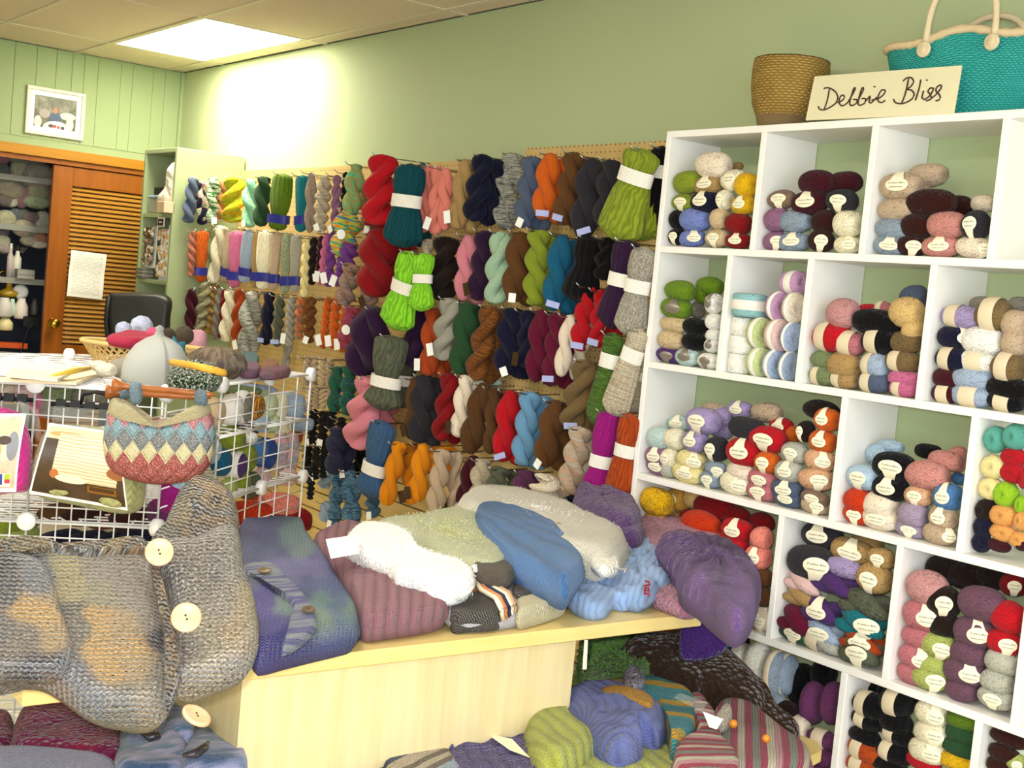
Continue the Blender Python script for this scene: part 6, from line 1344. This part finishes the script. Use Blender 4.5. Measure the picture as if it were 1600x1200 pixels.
# teal straw bag
tbp = at(1510, 172, y=-.095); tbp.z = zc
bag = empty('straw_bag', tuple(tbp), 'turquoise straw shopping bag with cream rope handles on the cubby top', 'bag')
mb = MB(); nu, nv = 60, 16; vs = []; uv = []
def bagpt(q, t):
    sc_ = lambda p, e: (1 if p > 0 else -1)*abs(p)**e
    rx = .20+.065*t; ry = .075-.015*t
    top = .262+.022*cos(3*q*1.0)*(1)+.018*abs(sin(q))
    x = rx*sc_(cos(q), .75); y = ry*sc_(sin(q), .8)
    hz = .205-.012*cos(2*q)+.010*cos(4*(x/.27)*1.57)
    return V3((x, y, t*hz))
for j in range(nv+1):
    for i in range(nu): p = bagpt(2*pi*i/nu, j/nv); vs.append(p); uv.append((i/nu, j/nv*.5))
mb.add(vs, [(j*nu+i, j*nu+(i+1) % nu, (j+1)*nu+(i+1) % nu, (j+1)*nu+i) for j in range(nv) for i in range(nu)]+[tuple(range(nu))[::-1]], uv)
bo = mb.obj('body', m_wick('turquoise_straw', '22a09c', '56ccc4', 90, 70), bag, True)
rim = [bagpt(2*pi*i/96, 1)+V3((0, 0, .004)) for i in range(96)]
MB().tube(rim, [.010 if i % 2 else .0125 for i in range(96)], 8, True).obj('braided_rim', plain('cream_raffia', 'd9c49c', .7, .3, 0, .15, 60), bag, True)
rope = plain('cream_rope', 'dccaa6', .8, .3, 0, .12, 80)
for sy in (-1, 1):
    hx = .10; y_ = sy*.066
    pts = [V3((hx*cos(pi-pi*i/24)*(1+.1*sin(pi*i/24)), y_-(.0 if sy < 0 else -.01), .19+(.19 if sy < 0 else .10)*sin(pi*i/24)**.8)) for i in range(25)]
    MB().tube(pts, [.008+.0012*(i % 2) for i in range(25)], 10).obj('handle', rope, bag, True)
    if sy < 0:
        for sx in (-1, 1):
            r_ = MB().lathe([(.001, 0), (.02, 0), (.022, .004), (.018, .009), (.012, .006), (.008, .011), (.001, .011)], 24).obj('rope_rosette', rope, bag, True)
            r_.location = (sx*hx, -.070, .185); r_.rotation_euler = (pi/2, 0, 0)
# ---------------------------------------------------------------- cabinet contents
def cab_at(u, v, y): return at(u, v, y=y)
tub = empty('storage_tub', tuple(at(243, 329, y=-.28)), 'clear plastic tub with pale blue lid on the cabinet shelf', 'tub')
tub.location.z = 1.864; tub.location.x = .66; tub.location.y = -.31
bevel(MB().box((-.09, -.07, 0), (.09, .07, .085)).obj('tub_body', m_clear('clear_tub', 'c8ccc4', .5), tub), .012)
bevel(MB().box((-.095, -.075, .085), (.095, .075, .10)).obj('lid', plain('blue_lid', '9cc0d4', .4), tub), .005)
MB().box((-.07, -.05, .004), (.07, .05, .06)).obj('contents', plain('tan_contents', 'b4a070', .9, .3, 0, .3, 40), tub)
o = bevel(MB().box((-.09, -.05, 0), (.09, .05, .045)).obj('box', plain('dark_box', '2a2420', .6)), .003); o.location = (.68, -.31, 1.966); tag(o, 'flat dark box lying on the clear tub in the cabinet', 'box')
pbag = garment('plastic_bag', 'translucent white plastic bag slumped against the cabinet side', 'bag', plain('frosted_bag', 'd8d2c4', .35, .5, 0, .06, 12), [dict(px=[(249, 316), (258, 300), (263, 280), (268, 262), (276, 252), (284, 254), (286, 290), (284, 316), (276, 326), (262, 320)], T=.10, plane=(V3((.88, -.37, 1.98)), V3((.5, -.85, 0))), edge=.05, amp=.014, freq=18, K=80)], group=None)
o = bevel(MB().box((-.05, -.03, 0), (.05, .03, .06)).obj('box', plain('tan_box', 'd8b898', .7)), .003); o.location = (.985, -.36, 1.845); o.location = (.93, -.42, 1.864); tag(o, 'small tan cardboard box at the front of the cabinet shelf', 'box')
def buttons(name, label, lo, hi, cols, n, loc):
    t = empty(name, loc, label, 'button display'); rnd = random.Random(4)
    MB().box((lo[0], .012, lo[2]), (hi[0], .018, hi[2])).obj('backing_card', M['wpaper'], t)
    mats = [plain('button_bag_%s_%d' % (name, i), c, .2, .6) for i, c in enumerate(cols)]
    for i in range(n):
        x, z = rnd.uniform(lo[0]+.01, hi[0]-.01), rnd.uniform(lo[2]+.01, hi[2]-.01); r = rnd.uniform(.009, .015)
        o = link('button_bag', BALL[i % 6], None, t); o.location = (x, -.004, z); o.scale = (r, .008, r); o.material_slots[0].link = 'OBJECT'; o.material_slots[0].material = mats[i % len(mats)]
    return t
buttons('button_display', 'display of bagged cream and amber buttons, right, on cabinet shelf', (-.075, 0, .0), (.075, 0, .28), ('e8dcc0', 'd8b060', 'e6e4dc', 'c89a88'), 110, (.855, -.385, 1.503))
buttons('button_display', 'display of bagged dark and ivory buttons, left, on cabinet shelf', (-.075, 0, .06), (.075, 0, .29), ('6a5238', 'e0d4bc', 'a89478', '4a3c30'), 90, (.635, -.385, 1.503))
sgn_ = empty('small_sign', (.85, -.41, 1.79), 'small white framed brown sign clipped above button displays in the cabinet', 'sign'); MB().box((-.045, 0, 0), (.045, .004, .05)).obj('frame', M['wpaper'], sgn_); MB().box((-.037, -.002, .006), (.037, 0, .044)).obj('panel', plain('brown_sign', '4a2a1c', .5), sgn_)
MB().box((-.02, -.003, .022), (.02, -.002, .028)).obj('lettering', M['wpaper'], sgn_)
o = bevel(MB().box((-.055, -.03, 0), (.055, .03, .055)).obj('box', m_lines('grey_printed_box', '7a7468', 'e8e4dc', .02, .3, 2)), .002); o.location = (.60, -.385, 1.503); tag(o, 'small grey-brown printed box below the dark button display', 'box')
MB().box((-.0, 0, 0), (.004, .004, .30)).obj('stand_rod', M['wire'], bpy.data.objects['button_display']).location = (.08, -.01, 0)
# ---------------------------------------------------------------- black office chair in front of the cabinet
ch = empty('office_chair', (1.14, -.74, 0), 'black high-backed office chair between the closet door and the cabinet', 'chair')
pts = [(170, 462), (185, 457), (262, 462), (266, 500), (262, 560), (255, 600), (190, 600), (176, 560), (168, 500)]
bp_ = MB(); cpl = (V3((.98, -.72, 1.3)), V3((.80, -.60, .08)))
pillow(bp_, pts, .06, plane=cpl, edge=.03, K=70, amp=.002); bp_.v = [tuple(V3(v)-ch.location) for v in bp_.v]; bp_.obj('backrest', plain('black_leather', '1d1c1b', .45, .4), ch, True)
rimp = [onplane(u, v, *cpl)-ch.location+V3((.02, -.015, 0)) for u, v in ((172, 462), (168, 500), (172, 540), (182, 590))]
MB().tube(rimp, .012, 8).obj('back_frame', M['black'], ch, True)
bevel(MB().box((-.22, -.24, .44), (.24, .24, .52)).obj('seat', plain('black_seat', '1d1c1b', .5), ch), .03)
MB().tube([(.0, .0, .12), (0, 0, .44)], .03, 12).obj('post', M['steel'], ch)
MB().tube([(-.05, .0, .5), (-.12, .03, 1.0)], .02, 8).obj('back_bracket', M['black'], ch)
for k in range(5):
    q = 2*pi*k/5; l = MB().tube([(0, 0, .13), (.28*cos(q), .28*sin(q), .08)], [.025, .015], 8).obj('leg', M['black'], ch)
    o = MB().lathe([(.001, -.02), (.028, -.02), (.03, 0), (.028, .02), (.001, .02)], 14).obj('caster', M['black'], l); o.location = (.28*cos(q), .28*sin(q), .03); o.rotation_euler = (pi/2, 0, q)
# ---------------------------------------------------------------- closet contents
def blob(name, label, cat, u, v, w_, h_, c, x=-.28, film=True, group='bagged yarn in the closet'):
    P = at(u, v, x=x); d = depth(P); t = link(name, BALL[int(u+v) % 6]); t.location = P; t.scale = (min(.12, w_*.45*d/FPX), w_*.5*d/FPX*1.3, h_*.5*d/FPX*1.25); t.color = lin(c)
    t.material_slots[0].link = 'OBJECT'; t.material_slots[0].material = MY['thick']
    if film:
        f = link('plastic_film', BALL[int(u+v+1) % 6], None, t); f.scale = (1.08, 1.08, 1.08); f.material_slots[0].link = 'OBJECT'; f.material_slots[0].material = M['poly']
    return tag(t, label, cat, group)
CL = [(5, 242, 20, 22, '9c3a50', 'crimson'), (30, 244, 34, 20, '6a6a50', 'olive grey'), (52, 248, 26, 14, '8a8070', 'grey beige'),
 (4, 272, 18, 26, '3a4a30', 'dark green'), (14, 290, 30, 26, '6a5a44', 'brown'), (30, 264, 20, 30, 'b0a878', 'pale khaki'), (36, 278, 20, 20, '6a7c30', 'moss green'), (58, 274, 40, 34, '8a7a64', 'taupe'), (66, 278, 24, 26, '3a2c34', 'aubergine'), (14, 296, 34, 26, '7a6a4c', 'tan brown'), (34, 306, 18, 30, '7a1c40', 'wine red'), (58, 298, 26, 24, '8a8a5c', 'khaki'), (72, 302, 14, 18, '6a1a24', 'dark red'), (8, 312, 20, 18, '4a1a20', 'deep maroon'), (18, 314, 16, 16, 'c0b8a8', 'ivory grey'), (56, 315, 34, 18, '90a070', 'sage yellow'), (68, 313, 16, 16, '4a6a74', 'petrol blue'),
 (8, 342, 26, 22, 'b4b088', 'straw'), (24, 336, 16, 16, '2c3450', 'navy'), (38, 336, 16, 14, '38402c', 'forest green'), (50, 340, 22, 14, '6a4048', 'dusky plum'), (66, 346, 20, 26, 'b8b49c', 'pale grey'), (36, 356, 26, 22, 'c4b494', 'sand'), (52, 358, 16, 16, '9aa078', 'sage'), (6, 358, 14, 20, '40303c', 'dark plum'), (5, 376, 16, 16, 'b0b090', 'soft green'), (62, 372, 18, 16, 'c0683a', 'orange banded'), (46, 376, 22, 14, 'b8ac94', 'oat'), (8, 388, 18, 14, 'a08888', 'rose grey'), (60, 382, 22, 10, 'e0dac8', 'white')]
SHF = [2.02, 1.735, 1.425, .9]
for i, (u, v, a, b, c, n_) in enumerate(CL):
    sh_ = 'top' if v < 250 else 'second' if v < 325 else 'third'
    blob('bagged_yarn', '%s yarn in clear plastic bag, %s closet shelf, %s' % (n_, sh_, 'near edge' if u < 30 else 'next to door' if u > 55 else 'middle'), 'bagged yarn', u, v, a, b, c)
def bottle(label, u, v, h, r, c, cap):
    P = at(u, v, x=-.25); t = empty('bottle', tuple(P), label, 'bottle', 'bottles in the closet'); t.location.z = 1.427
    MB().lathe([(.001, 0), (r, 0), (r, h*.72), (r*.5, h*.86), (r*.45, h), (.001, h)], 20).obj('bottle_body', plain('bottle_'+c, c, .3), t, True)
    o = MB().lathe([(.001, 0), (r*.5, 0), (r*.5, .03), (.001, .03)], 14).obj('cap', plain('cap_'+cap, cap, .4), t); o.location = (0, 0, h)
bottle('white plastic bottle with black cap on third closet shelf', 28, 390, .16, .024, 'dcdccc', '1a1a1a'); bottle('slim clear pinkish bottle left of the white bottle in closet', 17, 390, .17, .018, 'c8b8b4', 'd8d4d0')
o = bevel(MB().box((-.05, -.05, 0), (.05, .05, .055)).obj('box', m_lines('grey_box', '9a9a90', '4a4a48', .03, .4, 2)), .003); o.location = (-.22, -.80, 1.427); tag(o, 'small grey box with window at right end of third closet shelf', 'box')
o = card('leaflet', None, [(23, 390), (29, 386), (44, 387), (36, 396)], (-.18, -.9, 1.44), (.3, 0, 1), M['paper']); tag(o, 'folded cream leaflet at the edge of third closet shelf', 'leaflet')
tr = empty('trophy_cup', tuple(at(14, 456, x=-.3)), 'golden bowl-shaped trophy with open ring on the closet counter', 'trophy'); d_ = tr.location
MB().tube([(0, .065*cos(2*pi*i/24), .10+.022*sin(2*pi*i/24)) for i in range(24)], .006, 6, True).obj('ring', M['brass'], tr, True)
MB().lathe([(.045, -.03), (.06, .0), (.02, .02), (.015, .06), (.04, .08)], 20).obj('bowl', plain('amber_glass', 'c8a030', .25, .6), tr, True)
o = MB().lathe([(.001, -.012), (.042, -.012), (.045, 0), (.03, .01), (.001, .008)], 24).obj('paper_roll', M['wpaper'], None, True); o.location = at(32, 456, x=-.27); o.rotation_euler = (0, pi/2, -.3); tag(o, 'round white dish standing on edge beside the trophy', 'dish')
cnt = tag(MB().box((-.19, -1.74, 1.02), (-.12, -.78, 1.05)).obj('counter', plain('orange_laminate', 'c2501c', .5)), 'orange laminate counter inside the closet', 'counter')
o = MB().box((-.10, -1.74, .02), (-.07, -.76, 1.0)).obj('grey_panel', plain('grey_panel', '8d8f8c', .5)); tag(o, 'plain grey panel below the orange counter in the closet', 'panel')
for i, (u, v, w_, h_, c, l, nm) in enumerate(((6, 480, 28, 30, 'c8c4bc', 'grey white storage jar at left end of closet counter', 'storage_jar'), (19, 480, 11, 26, 'b8d0c0', 'small bottle with green label on closet counter', 'small_bottle'), (33, 482, 22, 32, 'e0d4cc', 'white patterned bag on the closet counter', 'patterned_bag'), (8, 506, 24, 20, 'd8cc98', 'pale yellow tub at the near closet counter edge', 'tub'), (46, 502, 26, 16, '1c1c1c', 'black telephone handset on closet counter', 'telephone'), (54, 480, 12, 26, '4a4644', 'dark wire coil beside the door stile', 'wire_coil'))):
    P = at(u, v, x=-.2); d = depth(P); rr = w_*.5*d/FPX; hh = h_*d/FPX
    o = (MB().lathe([(.001, 0), (rr*.8, 0), (rr, hh*.1), (rr*.95, hh*.6), (rr*.6, hh*.85), (rr*.5, hh), (.001, hh)], 18) if i != 4 else MB().box((-rr, -rr, 0), (rr, rr, hh)))
    o = o.obj(nm, plain('closet_%d' % i, c, .4, .4, 0, .15, 25), None, i != 4); o.location = (P.x, P.y, max(1.052, P.z-hh/2)); tag(o, l, nm.split('_')[-1])
w_ = [at(u, v, x=-.06) for u, v in ((52, 505), (44, 515), (38, 530), (35, 545), (28, 558), (22, 568))]
o = MB().tube([p-w_[0] for p in w_], .004, 6).obj('cable', M['black'], None, True); o.location = w_[0]; tag(o, 'black cable hanging down the grey panel in the closet', 'cable')
